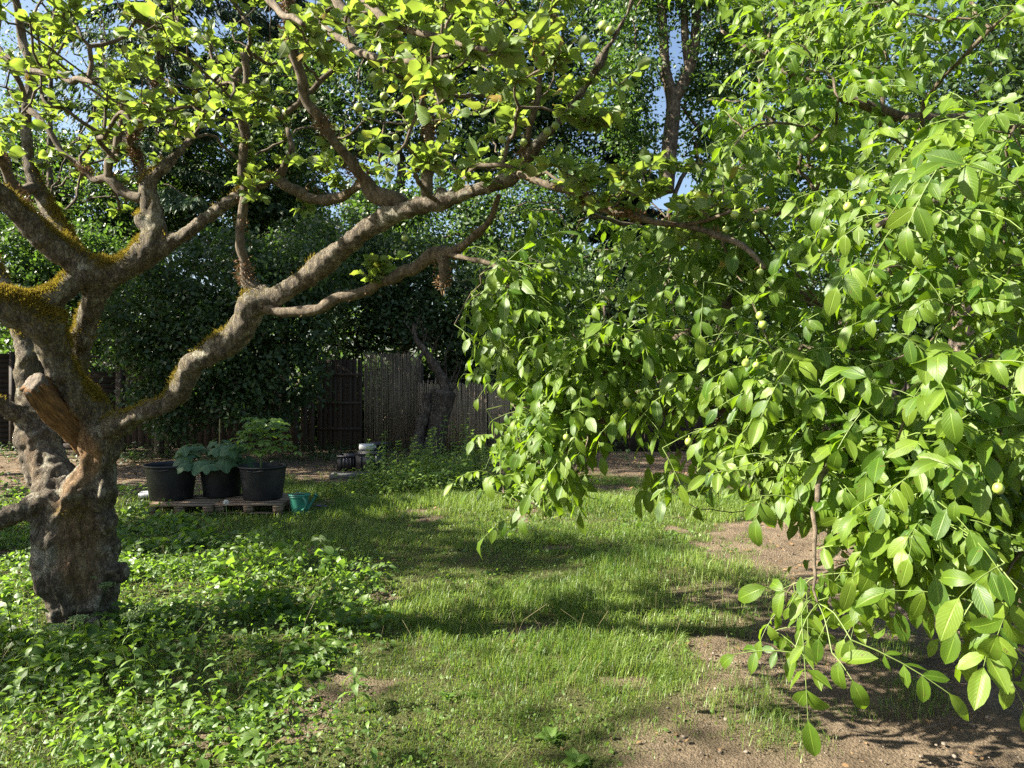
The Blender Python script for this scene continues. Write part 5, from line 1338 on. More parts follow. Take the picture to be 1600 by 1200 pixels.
for i in range(28):
    a = i*2.4; L = R.uniform(0.14, 0.42); s = np.linspace(0, 1, 7)
    d0 = np.array([math.cos(a), math.sin(a)*0.8-0.25, 0]); hh = R.uniform(0.12, 0.36)
    BP = cb+d0*L*s[:, None]+np.array([0, 0, 1])*(hh*np.sin(s*2.0))[:, None]
    link('leaf_stalk', mesh_np('leaf_stalk', *tube(BP, np.linspace(0.006, 0.004, 7), 5)[:3]), M['green_stem'], cg)
    # lobed palm-shaped blade
    nr, na = 4, 25; th = np.linspace(-2.7, 2.7, na); lob = 0.72+0.28*np.cos(th*2.5)**2*(1-0.1*np.abs(th))
    rr = np.linspace(0, 1, nr)[1:]
    size = R.uniform(0.10, 0.155)
    pts = [np.zeros(3)]; uvs = [(0, 0)]
    for q in rr:
        for t_, l_ in zip(th, lob): pts.append(np.array([math.sin(t_)*l_*q, math.cos(t_)*l_*q+0.1*q, -0.32*q*q-0.10*q*math.cos(t_*5)])); uvs.append((q, math.sin(t_*2.5)))
    V = np.array(pts)*size; T_ = [(0, 1+k, 2+k) for k in range(na-1)]; Q_ = [(1+j*na+k, 1+(j+1)*na+k, 2+(j+1)*na+k, 2+j*na+k) for j in range(nr-2) for k in range(na-1)]
    dv = norm(d0+np.array([0, -0.25, -0.75])); up = np.array([d0[0]*0.5, d0[1]*0.5-0.5, 0.7]); X, Y, Z = frames(dv[None], up[None])
    W = V[:, :1]*X+V[:, 1:2]*Y+V[:, 2:]*Z+BP[-1]
    link('leaf', mesh_np('leaf', W, Q_, T_, {'leafco': np.concatenate([np.array(uvs), np.full((len(V), 1), R.random())], 1)}), M['squash'], cg)
stk = link('bamboo_stake', mesh_np('bamboo_stake', *tube(np.stack([np.full(9, fx(342, 8.1)), np.full(9, 8.1), np.linspace(b2[2]+0.2, fz(655, 8.1), 9)], -1)+np.linspace(0, 0.01, 9)[:, None]*[1, 0, 0], 0.006*(1+0.15*(np.arange(9) % 2)), 8)[:3]), M['bamboo'])
tag(stk, 'thin bamboo stake standing upright among the courgette leaves', 'stake')
stk2 = link('wooden_peg', mesh_np('wooden_peg', *tube(np.array([[fx(257, 7.8), 7.8, b1[2]+H1*0.8], [fx(257, 7.8), 7.8, b1[2]+H1*0.95], [fx(258, 7.8), 7.8, fz(730, 7.8)]]), [0.010, 0.008, 0.004], 7)[:3]), M['torn'])
tag(stk2, 'short pale wooden peg stuck in the left black tub', 'peg')

# green watering can
gx0, gd = fx(468, 7.75), 7.75
gz = float(hgt(gx0, gd))
wc = thing('watering_can', 'green plastic watering can standing in the grass right of the pallets', 'watering can', (gx0, gd, gz))
b = np.array(wc['_base'])
prof = [(0.001, 0.0), (0.082, 0.0), (0.09, 0.01), (0.092, 0.10), (0.098, 0.19), (0.100, 0.20), (0.106, 0.205), (0.106, 0.215), (0.098, 0.217), (0.094, 0.20), (0.085, 0.05)]
V, Q, T, _ = lathe(prof, 36); V[:, 2] += 0.12*np.clip(V[:, 2]-0.15, 0, 1)*V[:, 0]*10; link('body', mesh_np('body', V+b, Q), M['can'], wc)
a = np.linspace(0, math.pi, 14)
link('handle', mesh_np('handle', *tube(np.stack([0.02+0.085*np.sin(a)*1.0+0.0*a, -0.06-0.05*np.sin(a), 0.215-0.075+0.075*np.cos(a)], -1)+b, 0.011, 8)[:3]), M['can'], wc)
a = np.linspace(0, 1, 10)
link('spout', mesh_np('spout', *tube(np.stack([0.07+0.09*a, 0.05*a, 0.05+0.15*a**1.1], -1)+b, 0.022-0.009*a, 10)[:3]), M['can'], wc)
link('rose', mesh_np('rose', *tube(np.array([[0.155, 0.045, 0.195], [0.170, 0.052, 0.212], [0.175, 0.054, 0.217]])+b, [0.014, 0.03, 0.03], 16)[:3]), M['can'], wc)
lid = lathe([(0.108, 0.0), (0.11, 0.006), (0.085, 0.012), (0.08, 0.004)], 30); V = lid[0].copy(); V[:, 0] *= 1.1
link('rim', mesh_np('rim', V+b+[0, 0, 0.222], lid[1]), M['can'], wc)

# purple trowel-like piece, dandelion clocks, slabs, boxes
def lumpy(name, c, s, mat, label, cat, seed=0, n=(10, 14)):
    th = np.linspace(0.01, math.pi-0.01, n[0]); V, Q, T, _ = lathe(np.stack([np.sin(th), -np.cos(th)], -1), n[1])
    V = np.sign(V)*np.abs(V)**0.75*np.asarray(s)*(1+0.10*vnoise(V[:, 0]*2, V[:, 1]*2, V[:, 2]*2+seed, 4))[:, None]
    o = link(name, mesh_np(name, V+np.asarray(c), Q), mat); return tag(o, label, cat)
pxx, pyy = gpt(506, 792); pz = float(hgt(pxx, pyy))
tr_ = thing('toy_trowel', 'small purple plastic trowel lying in the grass right of the watering can', 'toy', (pxx, pyy, pz+0.03))
b = np.array(tr_['_base'])
link('handle', mesh_np('handle', *tube(b+np.array([[0.0, 0, 0.015], [0.05, -0.01, 0.005], [0.09, -0.02, 0.0]]), [0.010, 0.012, 0.010], 8)[:3]), M['purple'], tr_)
V = np.array([[0, -0.03, 0.01], [0, 0.03, 0.01], [-0.05, 0.035, 0.02], [-0.05, -0.035, 0.02], [-0.10, 0.0, 0.02], [0, 0, 0.0], [-0.05, 0, 0.0]])
V2 = np.concatenate([V, V-[0, 0, 0.004]])
link('blade', mesh_np('blade', V2+b, [[0, 5, 6, 3], [5, 1, 2, 6], [7, 10, 13, 12], [12, 13, 9, 8]], [[3, 6, 4], [6, 2, 4], [10, 11, 13], [13, 11, 9]]), M['purple'], tr_)
for i, (a, b_) in enumerate([(353, 830), (600, 1010), (612, 1020)][:1]):
    x, y = gpt(a, b_); z = float(hgt(x, y)); top_ = at(353, 785, y)
    dc = thing('seed_head', 'white dandelion seed head on a tall stalk in front of the pallets', 'flower', (x, y, z))
    link('stalk', mesh_np('stalk', *tube(np.array([[x, y, z], [x+0.01, y, (z+top_[2])/2], top_]), 0.003, 5)[:3]), M['green_stem'], dc)
    k = 260; dv = rand_dir(k)
    hull(dc, 'seeds', quad_leaves(top_+dv*0.004, dv, rand_dir(k), R.uniform(0.02, 0.028, k), np.full(k, 0.004), R.random(k)), M['fluff'], 'stuff')
x, y = gpt(232, 778)
s = part = link('stone_slab', mesh_np('stone_slab', *box((x, y+0.1, 0.03), (0.28, 0.22, 0.06), rz(0.3))[:2], None, None, False), M['pale'])
tag(s, 'small pale stone slab half hidden in the grass left of the black tubs', 'slab')
x, y = gpt(545, 746)
s = link('paving_slab', mesh_np('paving_slab', *box((x, y+0.1, 0.02), (0.55, 0.4, 0.05), rz(0.1))[:2], None, None, False), M['slab'])
tag(s, 'grey paving slab on the ground before the black crates', 'slab')

def crate(px0, px1, pytop, d, dep, label, name='black_crate', mat='black', ribs=True):
    x0, x1 = fx(px0, d), fx(px1, d); w = x1-x0; z1 = fz(pytop, d); z0 = 0.03
    o = thing(name, label, 'crate', ((x0+x1)/2, d+dep/2, z0)); b = np.array(o['_base']); h = z1-z0; t = 0.012
    part_box('bottom', o, b+[0, 0, t/2], (w-0.03, dep-0.03, t), M[mat])
    for sx_, nm in ((-1, 'side_wall'), (1, 'side_wall')): part_box(nm, o, b+[sx_*(w/2-t/2), 0, h/2], (t, dep, h), M[mat])
    for sy_, nm in ((-1, 'front_wall'), (1, 'back_wall')): part_box(nm, o, b+[0, sy_*(dep/2-t/2), h/2], (w-2*t, t, h), M[mat])
    for sy_ in (-1, 1): part_box('rim', o, b+[0, sy_*(dep/2+0.006), h-0.012], (w+0.02, 0.012, 0.024), M[mat])
    for sx_ in (-1, 1): part_box('rim', o, b+[sx_*(w/2+0.006), 0, h-0.012], (0.012, dep, 0.024), M[mat])
    if ribs:
        for k in range(4): part_box('rib', o, b+[-w/2+w*(k+1)/5, -dep/2-0.004, h*0.45], (0.012, 0.008, h*0.8), M[mat])
    return o, b, w, h
CD = 10.9
crate(527, 553, 712, CD, 0.3, 'smaller black plastic crate with seedlings, leftmost by the fence')
o, b, w, h = crate(556, 596, 708, CD-0.1, 0.4, 'larger black plastic crate with a white canister lying on it')
part_box('lid', o, b+[0, 0, h+0.008], (w+0.01, 0.41, 0.014), M['black'])
c = thing('white_canister', 'white plastic canister lying on the larger black crate', 'canister', (b[0]-0.06, b[1], b[2]+h+0.016)); cb = np.array(c['_base'])
link('body', mesh_np('body', *tube(cb+np.array([[-0.12, 0, 0.055], [-0.11, 0, 0.055], [0.09, 0, 0.055], [0.11, 0, 0.055]]), [0.045, 0.055, 0.055, 0.04], 20)[:3]), M['white'], c)
link('cap', mesh_np('cap', *tube(cb+np.array([[0.11, 0, 0.055], [0.135, 0, 0.055]]), [0.024, 0.024], 14)[:3]), M['white'], c)
bk = thing('black_bucket', 'black plastic bucket standing behind the crates by the reed screen', 'bucket', (fx(592, 11.4), 11.4, 0.02)); bb = np.array(bk['_base'])
V, Q, T, _ = lathe([(0.001, 0.0), (0.11, 0), (0.15, 0.36), (0.158, 0.36), (0.158, 0.385), (0.145, 0.385), (0.11, 0.05)], 28, bb); link('body', mesh_np('body', V, Q), M['black'], bk)
a = np.linspace(0, math.pi, 12); link('bail_handle', mesh_np('bail_handle', *tube(bb+np.stack([0.15*np.cos(a), -0.06*np.sin(a), 0.37+0.03*np.sin(a)], -1), 0.004, 5)[:3]), M['wire'], bk)
# pale objects glimpsed between the walnut leaves
x, y = gpt(1490, 762)
s = link('stone_block', mesh_np('stone_block', *box((x, y, 0.09), (0.5, 0.3, 0.18), rz(-0.1))[:2], None, None, False), M['pale']); tag(s, 'pale block seen between the walnut leaves near the right edge', 'block')
x, y = gpt(1605, 768)
s = link('stone_block', mesh_np('stone_block', *box((x, y, 0.11), (0.45, 0.3, 0.22), rz(0.15))[:2], None, None, False), M['pale']); tag(s, 'pale block cut by the right picture edge beyond the walnut tree', 'block')
x, y = gpt(1560, 918)
tq = thing('turquoise_tub', 'turquoise plastic tub on the bare soil behind the lower walnut leaves', 'tub', (x, y+0.12, 0.0)); b = np.array(tq['_base'])
V, Q, T, _ = lathe([(0.001, 0.005), (0.13, 0.005), (0.145, 0.02), (0.165, 0.14), (0.185, 0.145), (0.19, 0.16), (0.175, 0.165), (0.155, 0.14), (0.13, 0.03), (0.001, 0.025)], 36, b); link('body', mesh_np('body', V, Q), M['turq'], tq)
V, Q, T, _ = lathe([(0.192, 0.160), (0.20, 0.163), (0.196, 0.172), (0.15, 0.180), (0.001, 0.186)], 36, b); link('lid', mesh_np('lid', V, Q), M['turq'], tq)
# ------------------------------------------------------------------ herbs and nettles as single plants
TN4 = [leaf_template(0.42, 6, 5, d_, f, 0.08, 'ovate', tw, 0.08, s, serr=0.14) for d_, f, tw, s in [(0.5, 0.2, 0.1, 1), (0.75, 0.25, -0.2, 2), (0.35, 0.3, 0.2, 3), (0.6, 0.15, -0.1, 4)]]
def nettle(x, y, h, label, group, leaf=0.075, name='nettle_plant', npair=6, solo=True, seed=0, cat='plant', mat='nettle'):
    z = float(hgt(x, y)); o = thing(name, label, cat, (x, y, z), group); b = np.array([x, y, z])
    le = R.normal(size=2)*0.10*h
    P, r = resample(np.array([b, b+[le[0]*0.3, le[1]*0.3, h*0.5], b+[le[0], le[1], h]]), [0.004, 0.0032, 0.0018], 0.02)
    link('stem', mesh_np('stem', *tube(P, r, 6)[:3]), M['green_stem'], o)
    lp, ld, sz = [], [], []
    a0 = R.uniform(0, 3.14)
    for i in range(npair):
        t = 0.30+0.70*(i+0.5)/npair; q = P[min(int(t*len(P)), len(P)-1)]; a = a0+i*math.pi/2
        for s in (0, math.pi):
            lp.append(q); ld.append(norm(np.array([math.cos(a+s), math.sin(a+s), R.uniform(-0.25, 0.45)]))); sz.append(leaf*(1.25-0.75*t)*R.uniform(0.85, 1.2))
    for s in range(4): lp.append(P[-1]); ld.append(norm(np.array([math.cos(a0+s*1.57), math.sin(a0+s*1.57), 1.3]))); sz.append(leaf*0.45)
    lp, ld, sz = map(np.array, (lp, ld, sz)); m = len(lp)
    X, Y, Z = frames(ld, np.tile([0, 0, 1.0], (m, 1))+R.normal(size=(m, 3))*0.2)
    if solo:
        wh_ = R.integers(0, 4, m)
        place_parts('leaf', TN4, M[mat], o, lp, X, Y, Z, sz, wh_, np.arange(m))
    else:
        hull(o, 'leaves', bake(TH3, lp, X, Y, Z, sz, R.uniform(0.2, 0.9, m)), M[mat], 'stuff')
    return o
for i, (a, b_, top_, lab) in enumerate([
    (40, 1075, 1000, 'bright nettle by the left picture edge, lower left of the apple trunk'), (215, 1085, 990, 'upright nettle in front of the apple trunk, the one nearest below its foot'), (302, 1095, 1018, 'bushy nettle, left of a close pair, between apple trunk and lawn'),
    (352, 1075, 1025, 'nettle at the lawn edge, right one of a close pair'), (296, 1015, 935, 'tall nettle right of the apple trunk with a long drooping leaf'), (555, 1085, 1026, 'single bright nettle standing alone in the lawn'),
    (262, 1120, 1055, 'nettle below the upright one, in the sunlit herbs'), (140, 1120, 1070, 'nettle in the middle of the lower left herbs'), (240, 1150, 1085, 'low nettle near the bottom edge, below the sunlit one'), (60, 1030, 960, 'nettle left of the trunk foot, in front of the pale umbels'),
    (180, 1140, 1095, 'lowest nettle of the lower left herbs'), (12, 1120, 1060, 'nettle cut by the left picture edge'), (100, 1050, 1005, 'short nettle below the pale umbels'), (405, 1090, 1055, 'small nettle at the right border of the herbs'), (330, 985, 945, 'small nettle furthest from the camera, right of the trunk'), (20, 1000, 945, 'nettle at the left edge, level with the trunk foot')]):
    x, y = gpt(a, b_+25); h = (b_+25-top_)/FPX*y*1.1
    nettle(x, y, h, lab, 'young nettles in the ground cover', leaf=0.10, solo=True, npair=5)
for i in range(44):
    a = R.uniform(570, 775); y_ = R.uniform(742, 775) if a > 600 else R.uniform(745, 768)
    x, y = gpt(a, y_); h = R.uniform(0.45, 0.85)*(1.2 if 660 < a < 740 else 0.8)
    nettle(x, y, h, 'tall nettle in the weedy clump before the old stump', 'nettles before the old stump', leaf=0.10, npair=8, solo=False)
# umbels of ground elder beside the trunk
for i, (a, b_, tp, lab) in enumerate([(90, 1040, 982, 'pale umbel flower left of the trunk foot, the lowest one'), (122, 1030, 968, 'pale umbel flower just above and right of the lowest one'), (165, 985, 915, 'umbel flower in front of the right side of the apple trunk'), (142, 985, 903, 'highest umbel flower, before the middle of the apple trunk'), (205, 1040, 962, 'umbel flower right of the trunk foot, over the shaded herbs'), (228, 1010, 950, 'rightmost umbel flower beside the apple trunk')]):
    x, y = gpt(a, b_); y -= 0.1; z = float(hgt(x, y)); o = thing('umbel_plant', lab, 'flower', (x, y, z), 'umbels at the apple trunk')
    tpn = at(a, tp, y); st_ = [tube(np.array([[x, y, z], [x+0.01, y, (z+tpn[2])/2], tpn]), 0.0022, 5)]
    link('stalk', mesh_np('stalk', *merge(st_)[:3]), M['green_stem'], o)
    k = 420; rr_ = np.sqrt(R.random(k))*0.045; an = R.uniform(0, 6.28, k)
    cl_ = np.stack([np.round(rr_*60)/60*np.cos(an)+R.normal(size=k)*0.003, np.round(rr_*60)/60*np.sin(an)+R.normal(size=k)*0.003, 0.012-rr_**2*4+R.normal(size=k)*0.002], -1)
    rays_ = [tube(np.array([tpn-[0, 0, 0.03], tpn+[0.035*math.cos(q), 0.035*math.sin(q), 0.0]]), 0.0008, 3, cap=False) for q in np.linspace(0, 6.28, 11)[:-1]]
    hull(o, 'rays', merge(rays_), M['green_stem'], 'stuff')
    hull(o, 'blossom', quad_leaves(tpn+cl_, norm(rand_dir(k)+[0, 0, 1]), rand_dir(k), R.uniform(0.004, 0.008, k), R.uniform(0.003, 0.006, k), R.random(k)), M['umbel'], 'stuff')
# dandelion rosettes in the lawn
TR = [leaf_template(0.30, 6, 5, d_, f, 0.05, 'lance', 0.1, 0.05, s, serr=0.25) for d_, f, s in [(0.5, 0.2, 1), (0.3, 0.25, 2), (0.7, 0.15, 3)]]
for i, (a, b_, lab) in enumerate([(860, 1150, 'flat broad leaved weed rosette on the bare earth at the bottom centre'), (735, 1085, 'dark green plantain rosette in the lawn left of the bottom centre'), (835, 1020, 'leafy weed rosette in the shaded middle of the lawn'), (560, 1065, 'bright dandelion rosette in the sunlit lawn patch'), (900, 1185, 'half wilted weed rosette at the bottom edge'), (700, 1090, 'small plantain rosette beside the larger dark one'), (150, 1150, 'low broad rosette among the ground cover at lower left'), (790, 830, 'small weed rosette at the bare spot far in the lawn')]):
    x, y = gpt(a, b_); z = float(hgt(x, y)); o = thing('weed_rosette', lab, 'weed', (x, y, z)); m = 9
    an = np.arange(m)*2.4; ld = norm(np.stack([np.cos(an), np.sin(an), R.uniform(0.2, 0.9, m)], -1)); lp = np.tile([x, y, z+0.005], (m, 1))
    X, Y, Z = frames(ld, np.tile([0, 0, 1.0], (m, 1))+R.normal(size=(m, 3))*0.15)
    place_parts('leaf', TR if i % 2 else TH, M['herb'], o, lp, X, Y, Z, R.uniform(0.045, 0.08, m), R.integers(0, 3, m), np.arange(m))
# three fallen twigs on the bare soil
for (a, b_, a1, b1_, lab) in [(1440, 1146, 1545, 1150, 'dark fallen twig lying on the sunlit soil at lower right'), (1185, 1000, 1260, 985, 'short pale twig on the shaded soil'), (1540, 1020, 1600, 1075, 'crooked fallen twig at the right edge')]:
    p0, p1_ = np.array([*gpt(a, b_), 0.012]), np.array([*gpt(a1, b1_), 0.012]); m = (p0+p1_)/2+[0, 0.02, 0.006]
    for q in (p0, m, p1_): q[2] += float(hgt(q[0], q[1]))
    P, r = resample(np.array([p0, m, p1_]), [0.005, 0.004, 0.002], 0.02); P[:, :2] += R.normal(size=(len(P), 2))*0.002
    tag(link('fallen_twig', mesh_np('fallen_twig', *tube(P, r, 6)[:3]), M['twig']), lab, 'twig')

# ------------------------------------------------------------------ grass, ground cover, stones, litter
def sample_ground(n, dmin=2.35, dmax=11.5, p=1.0, margin=0.78):
    u = R.random(n)
    # density falls with distance
    D = (dmin**(2-p)+u*(dmax**(2-p)-dmin**(2-p)))**(1/(2-p))
    X_ = R.uniform(-margin, margin, n)*(D+0.5)
    return X_, D
def cover(x, y):
    """how far the broad-leaved ground cover takes over from grass (left foreground)"""
    b = np.interp(y, [2.0, 2.6, 3.2, 4.0, 4.6, 5.4, 6.3, 8.0], [-0.9, -0.85, -0.75, -1.0, -1.0, -0.9, -2.6, -4.0])
    return np.clip((b+0.30*fbm(x*1.5, y*1.5, 0, 12, 3)-x)/0.35+0.5, 0, 1)
def blades(n, L0, L1, w0, w1, mat, name, label, p=1.15, tall=False, thin=1.0):
    x, y = sample_ground(n, p=p)
    tuft = 0.5+0.9*vnoise(x*13, y*13, 0, 14)+0.4*vnoise(x*4, y*4, 0, 13)
    g = grassiness(x, y)
    keep = R.random(n) < thin*np.clip(g**1.3*(1-0.82*cover(x, y))*(0.45+0.75*tuft), 0, 1)
    # clumps creeping over the bare soil
    spot = (fbm(x*3.2+9, y*3.2, 0, 66, 3) > 0.42) & (g < 0.5) & (y < 7.6)
    keep |= spot & (R.random(n) < 0.30*thin)
    x, y = x[keep], y[keep]; n = len(x)
    z = hgt(x, y)
    lod = np.clip(y/4.0, 0.8, 2.2)
    ht = 1+0.9*np.clip(fbm(x*1.1, y*1.1, 0, 15, 3), -0.6, 1)
    ht *= 1+0.9*np.exp(-((y-8.0)/0.5)**2)
    L = R.uniform(L0, L1, n)*np.clip(ht, 0.45, 2.4); w = R.uniform(w0, w1, n)*lod**0.8
    a = R.uniform(0, 6.28, n); le = R.uniform(0.2, 1.7, n)
    hd = np.stack([np.cos(a), np.sin(a), np.zeros(n)], -1); sd = np.stack([-np.sin(a), np.cos(a), np.zeros(n)], -1)
    # combed by a clump-wise lean
    ca = 3.14*fbm(x*2.2, y*2.2, 0, 18, 2); hd[:, 0] += 0.35*np.cos(ca); hd[:, 1] += 0.35*np.sin(ca)
    b = np.stack([x, y, z-0.004], -1); k = L[:, None]; W = w[:, None]*0.5
    p1 = b+hd*k*(0.18*le)[:, None]+np.array([0, 0, 1])*k*0.52
    p2 = b+hd*k*(0.62*le)[:, None]+np.array([0, 0, 1])*k*(0.95-0.36*le)[:, None]
    V = np.stack([b-sd*W, b+sd*W, p1-sd*W*0.8, p1+sd*W*0.8, p2], 1).reshape(-1, 3)
    i = np.arange(n)[:, None]*5
    Q = i+[0, 1, 3, 2]; T = i+[2, 3, 4]
    tn = np.clip(0.42+0.35*fbm(x*1.3, y*1.3, 0, 19, 3)+0.2*vnoise(x*14, y*14, 0, 20)+R.normal(size=n)*0.25, 0, 1)
    at3 = np.zeros((n, 5, 3)); at3[:, :, 2] = tn[:, None]; at3[:, 4, 0] = 1
    o = link(name, mesh_np(name, V, Q, T, {'leafco': at3.reshape(-1, 3)}), M[mat])
    o['kind'] = 'stuff'; o['label'] = label; o['category'] = 'grass'
    print(name, n)
blades(430000, 0.028, 0.095, 0.0022, 0.0042, 'grass', 'grass', 'short sunlit and shaded lawn grass with bare spots', p=1.5)
blades(70000, 0.015, 0.06, 0.0015, 0.003, 'dry_grass', 'dry_grass', 'dry straw coloured thatch between the green grass blades')
# tall seed stalks
x, y = sample_ground(900, 2.6, 8.5, 0.8); k = (grassiness(x, y) > 0.6) & (fbm(x*1.2, y*1.2, 0, 71, 2) > 0.1); x, y = x[k], y[k]
ss = []
for a, b_ in zip(x, y):
    z = float(hgt(a, b_)); h = R.uniform(0.10, 0.24); l_ = R.normal(size=2)*0.3*h
    P = np.array([[a, b_, z], [a+l_[0]*0.3, b_+l_[1]*0.3, z+h*0.6], [a+l_[0], b_+l_[1], z+h]]); ss.append(tube(P, [0.0012, 0.001, 0.0016], 3, cap=False))
hull(None, 'seed_stalks', merge(ss), M['dry_grass'], 'stuff', 'thin pale grass seed stalks rising above the lawn') if False else None
o = link('grass_stalks', mesh_np('grass_stalks', *merge([(V, Q, None, {'leafco': np.tile([0.5, 0, 0.5], (len(V), 1))}) for V, Q, T, A in ss])), M['dry_grass'])
o['kind'] = 'stuff'; o['label'] = 'thin pale grass seed stalks rising above the lawn'; o['category'] = 'grass'

def herbs(n, name, label, sel, L0, L1, h0, h1, mat, tmpl, p=1.0, dmax=9.5, shape=None, lod=0.5):
    x, y = sample_ground(n, 2.3, dmax, p, 0.80)
    w = sel(x, y); k = R.random(n) < w; x, y = x[k], y[k]; n = len(x)
    z = hgt(x, y)+R.uniform(h0, h1, n)*np.clip(1+0.9*fbm(x*1.6, y*1.6, 0, 23, 3), 0.25, 2)
    a = R.uniform(0, 6.28, n); ld = norm(np.stack([np.cos(a), np.sin(a), R.uniform(-0.35, 0.5, n)], -1))
    X, Y, Z = frames(ld, norm(np.array([0, -0.1, 1.0])+R.normal(size=(n, 3))*0.65))
    s = R.uniform(L0, L1, n)*np.clip(y/4, 0.85, 2)**lod
    P = np.stack([x, y, z], -1)
    s = s*np.clip(1+0.55*fbm(x*2.7, y*2.7, 0, 27, 2), 0.5, 1.8)
    data = bake(tmpl, P, X, Y, Z, s, np.clip(R.normal(0.45, 0.25, n)+0.35*fbm(x*2.1, y*2.1, 0, 28, 3), 0, 1))
    o = link(name, mesh_np(name, *data), M[mat]); o['kind'] = 'stuff'; o['label'] = label; o['category'] = 'ground cover'
    print(name, n, len(data[0])); return P
THL = [leaf_template(w_, 3, 3, d_, f, 0.0, 'ovate', tw, 0.10, s) for w_, d_, f, tw, s in [(0.62, 0.3, 0.25, 0.1, 1), (0.45, 0.6, 0.3, -0.3, 2), (0.34, 0.35, 0.35, 0.4, 3), (0.55, 0.5, 0.1, -0.1, 4), (0.25, 0.8, 0.2, 0.2, 5)]]
TCL = [leaf_template(0.95, 2, 2, d_, f, 0.0, 'ellip', 0, 0, s) for d_, f, s in [(0.2, 0.2, 1), (-0.1, 0.3, 2)]]
Pc = herbs(70000, 'ground_cover', 'lush broad leaved ground elder and herbs below the apple tree', lambda x, y: cover(x, y)*np.clip((8.2-y)/1.5, 0.15, 1), 0.024, 0.074, 0.01, 0.15, 'herb', THL, p=1.0, dmax=9.5)
herbs(52000, 'low_herbs', 'low clover and small herbs growing through the lawn', lambda x, y: np.clip(grassiness(x, y)*(0.25+0.75*np.clip(fbm(x*1.4, y*1.4, 0, 44, 3)+0.35, 0, 1)), 0, 1), 0.010, 0.024, 0.005, 0.045, 'herb', TCL, p=1.05, dmax=10.5, lod=0.9)
# weedy undergrowth at the stump clump and along the fence foot
def weeds_sel(x, y):
    px_, py_ = 800+x/y*FPX, HOR+CAMZ*FPX/y
    m = np.exp(-((px_-675)/90)**2-((py_-760)/22)**2)*1.5
    return np.clip(m, 0, 1)
x = R.uniform(-2.9, -0.2, 12000); y = R.uniform(8.6, 12.0, 12000); k = R.random(12000) < weeds_sel(x, y); x, y = x[k], y[k]; n = len(x)
hmax = 0.20*np.exp(-((800+x/y*FPX-690)/80)**2)+0.12
P = np.stack([x, y, hgt(x, y)+R.random(n)*hmax], -1); a = R.uniform(0, 6.28, n)
X, Y, Z = frames(norm(np.stack([np.cos(a), np.sin(a), R.uniform(-0.4, 0.4, n)], -1)), norm(np.array([0, 0, 1.0])+R.normal(size=(n, 3))*0.3))
o = link('weed_clump', mesh_np('weed_clump', *bake(THL, P, X, Y, Z, R.uniform(0.04, 0.08, n), R.random(n))), M['nettle']); o['kind'] = 'stuff'; o['label'] = 'tangled green weeds around the foot of the old stump'; o['category'] = 'weeds'
x = R.uniform(-11, 9, 9500); y = 12.7+R.normal(size=9500)*0.65; k = fbm(x*0.9, 0.5, 0, 8, 3) > -0.15; x, y = x[k], np.minimum(y[k], 13.5); n = len(x)
P = np.stack([x, y, R.random(n)**2*0.28], -1); a = R.uniform(0, 6.28, n)
X, Y, Z = frames(norm(np.stack([np.cos(a), np.sin(a), R.uniform(-0.4, 0.4, n)], -1)), norm(np.array([0, 0, 1.0])+R.normal(size=(n, 3))*0.3))
o = link('ivy', mesh_np('ivy', *bake(THL, P, X, Y, Z, R.uniform(0.05, 0.09, n), R.random(n))), M['hedge_leaf']); o['kind'] = 'stuff'; o['label'] = 'low ivy and seedlings along the foot of the fences'; o['category'] = 'ground cover'
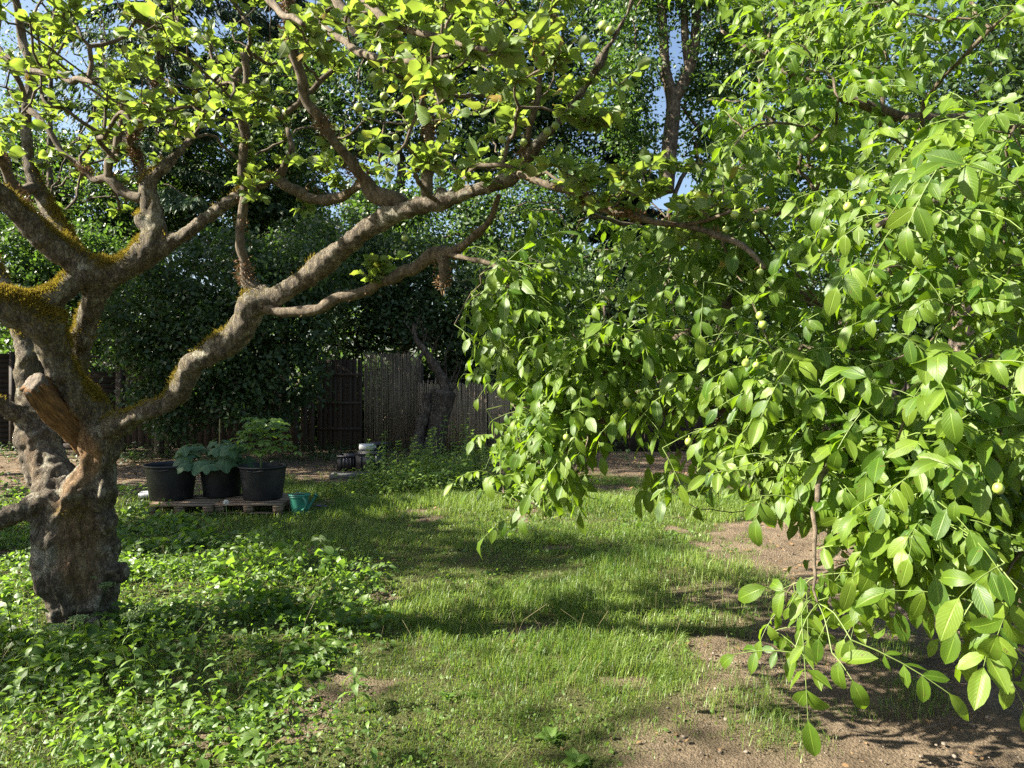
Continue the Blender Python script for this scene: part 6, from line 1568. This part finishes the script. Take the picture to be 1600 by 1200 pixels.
# pebbles and clods
n = 6500; x, y = sample_ground(n, 2.3, 9, 0.9); g_ = grassiness(x, y); k = R.random(n) < np.clip(1.05-g_, 0.04, 1); x, y = x[k], y[k]; n = len(x)
phi = (1+5**0.5)/2; ico = norm(np.array([[-1, phi, 0], [1, phi, 0], [-1, -phi, 0], [1, -phi, 0], [0, -1, phi], [0, 1, phi], [0, -1, -phi], [0, 1, -phi], [phi, 0, -1], [phi, 0, 1], [-phi, 0, -1], [-phi, 0, 1]]))
it = np.array([[0,11,5],[0,5,1],[0,1,7],[0,7,10],[0,10,11],[1,5,9],[5,11,4],[11,10,2],[10,7,6],[7,1,8],[3,9,4],[3,4,2],[3,2,6],[3,6,8],[3,8,9],[4,9,5],[2,4,11],[6,2,10],[8,6,7],[9,8,1]])
s = 0.0018+0.009*R.random(n)**8+0.002*R.random(n); V = ico[None]*(1+0.25*R.normal(size=(n, 12, 1)))*s[:, None, None]*np.array([1.2, 1, 0.7])
a = R.uniform(0, 6.28, n); c_, s_ = np.cos(a), np.sin(a); V = np.stack([V[..., 0]*c_[:, None]-V[..., 1]*s_[:, None], V[..., 0]*s_[:, None]+V[..., 1]*c_[:, None], V[..., 2]], -1)
V = V+np.stack([x, y, hgt(x, y)+s*0.3+0.004], -1)[:, None]
o = link('pebbles', mesh_np('pebbles', V.reshape(-1, 3), None, (it[None]+np.arange(n)[:, None, None]*12).reshape(-1, 3)), M['stone']); o['kind'] = 'stuff'; o['label'] = 'small pebbles and clods on the bare soil'; o['category'] = 'pebbles'
# leaf litter
n = 14000; x, y = sample_ground(n, 2.3, 13.4, 0.8); k = R.random(n) < np.clip(np.where(y > 10, 0.9, 0.42*(1.05-grassiness(x, y))+0.03), 0, 1); x, y = x[k], y[k]; n = len(x)
P = np.stack([x, y, hgt(x, y)+0.010], -1); a = R.uniform(0, 6.28, n)
L = R.uniform(0.015, 0.045, n)*np.clip(y/5, 0.7, 1.8)
V, _, T, A = quad_leaves(P, norm(np.stack([np.cos(a), np.sin(a), R.normal(size=n)*0.25], -1)), norm(np.array([0, 0, 1.0])+R.normal(size=(n, 3))*0.35), L, L*0.55, R.random(n))
o = link('leaf_litter', mesh_np('leaf_litter', V, None, T, A, False), M['litter']); o['kind'] = 'stuff'; o['label'] = 'brown fallen leaves scattered over soil and lawn'; o['category'] = 'litter'

tri = sum(sum(max(1, len(p.vertices)-2) for p in o.data.polygons) if len(o.data.polygons) < 20 else len(o.data.loops)-2*len(o.data.polygons) for o in scene.objects if o.type == 'MESH')
print('TRIANGLES', tri, 'OBJECTS', len(scene.objects))
for o in scene.objects:
    if '_base' in o: del o['_base']
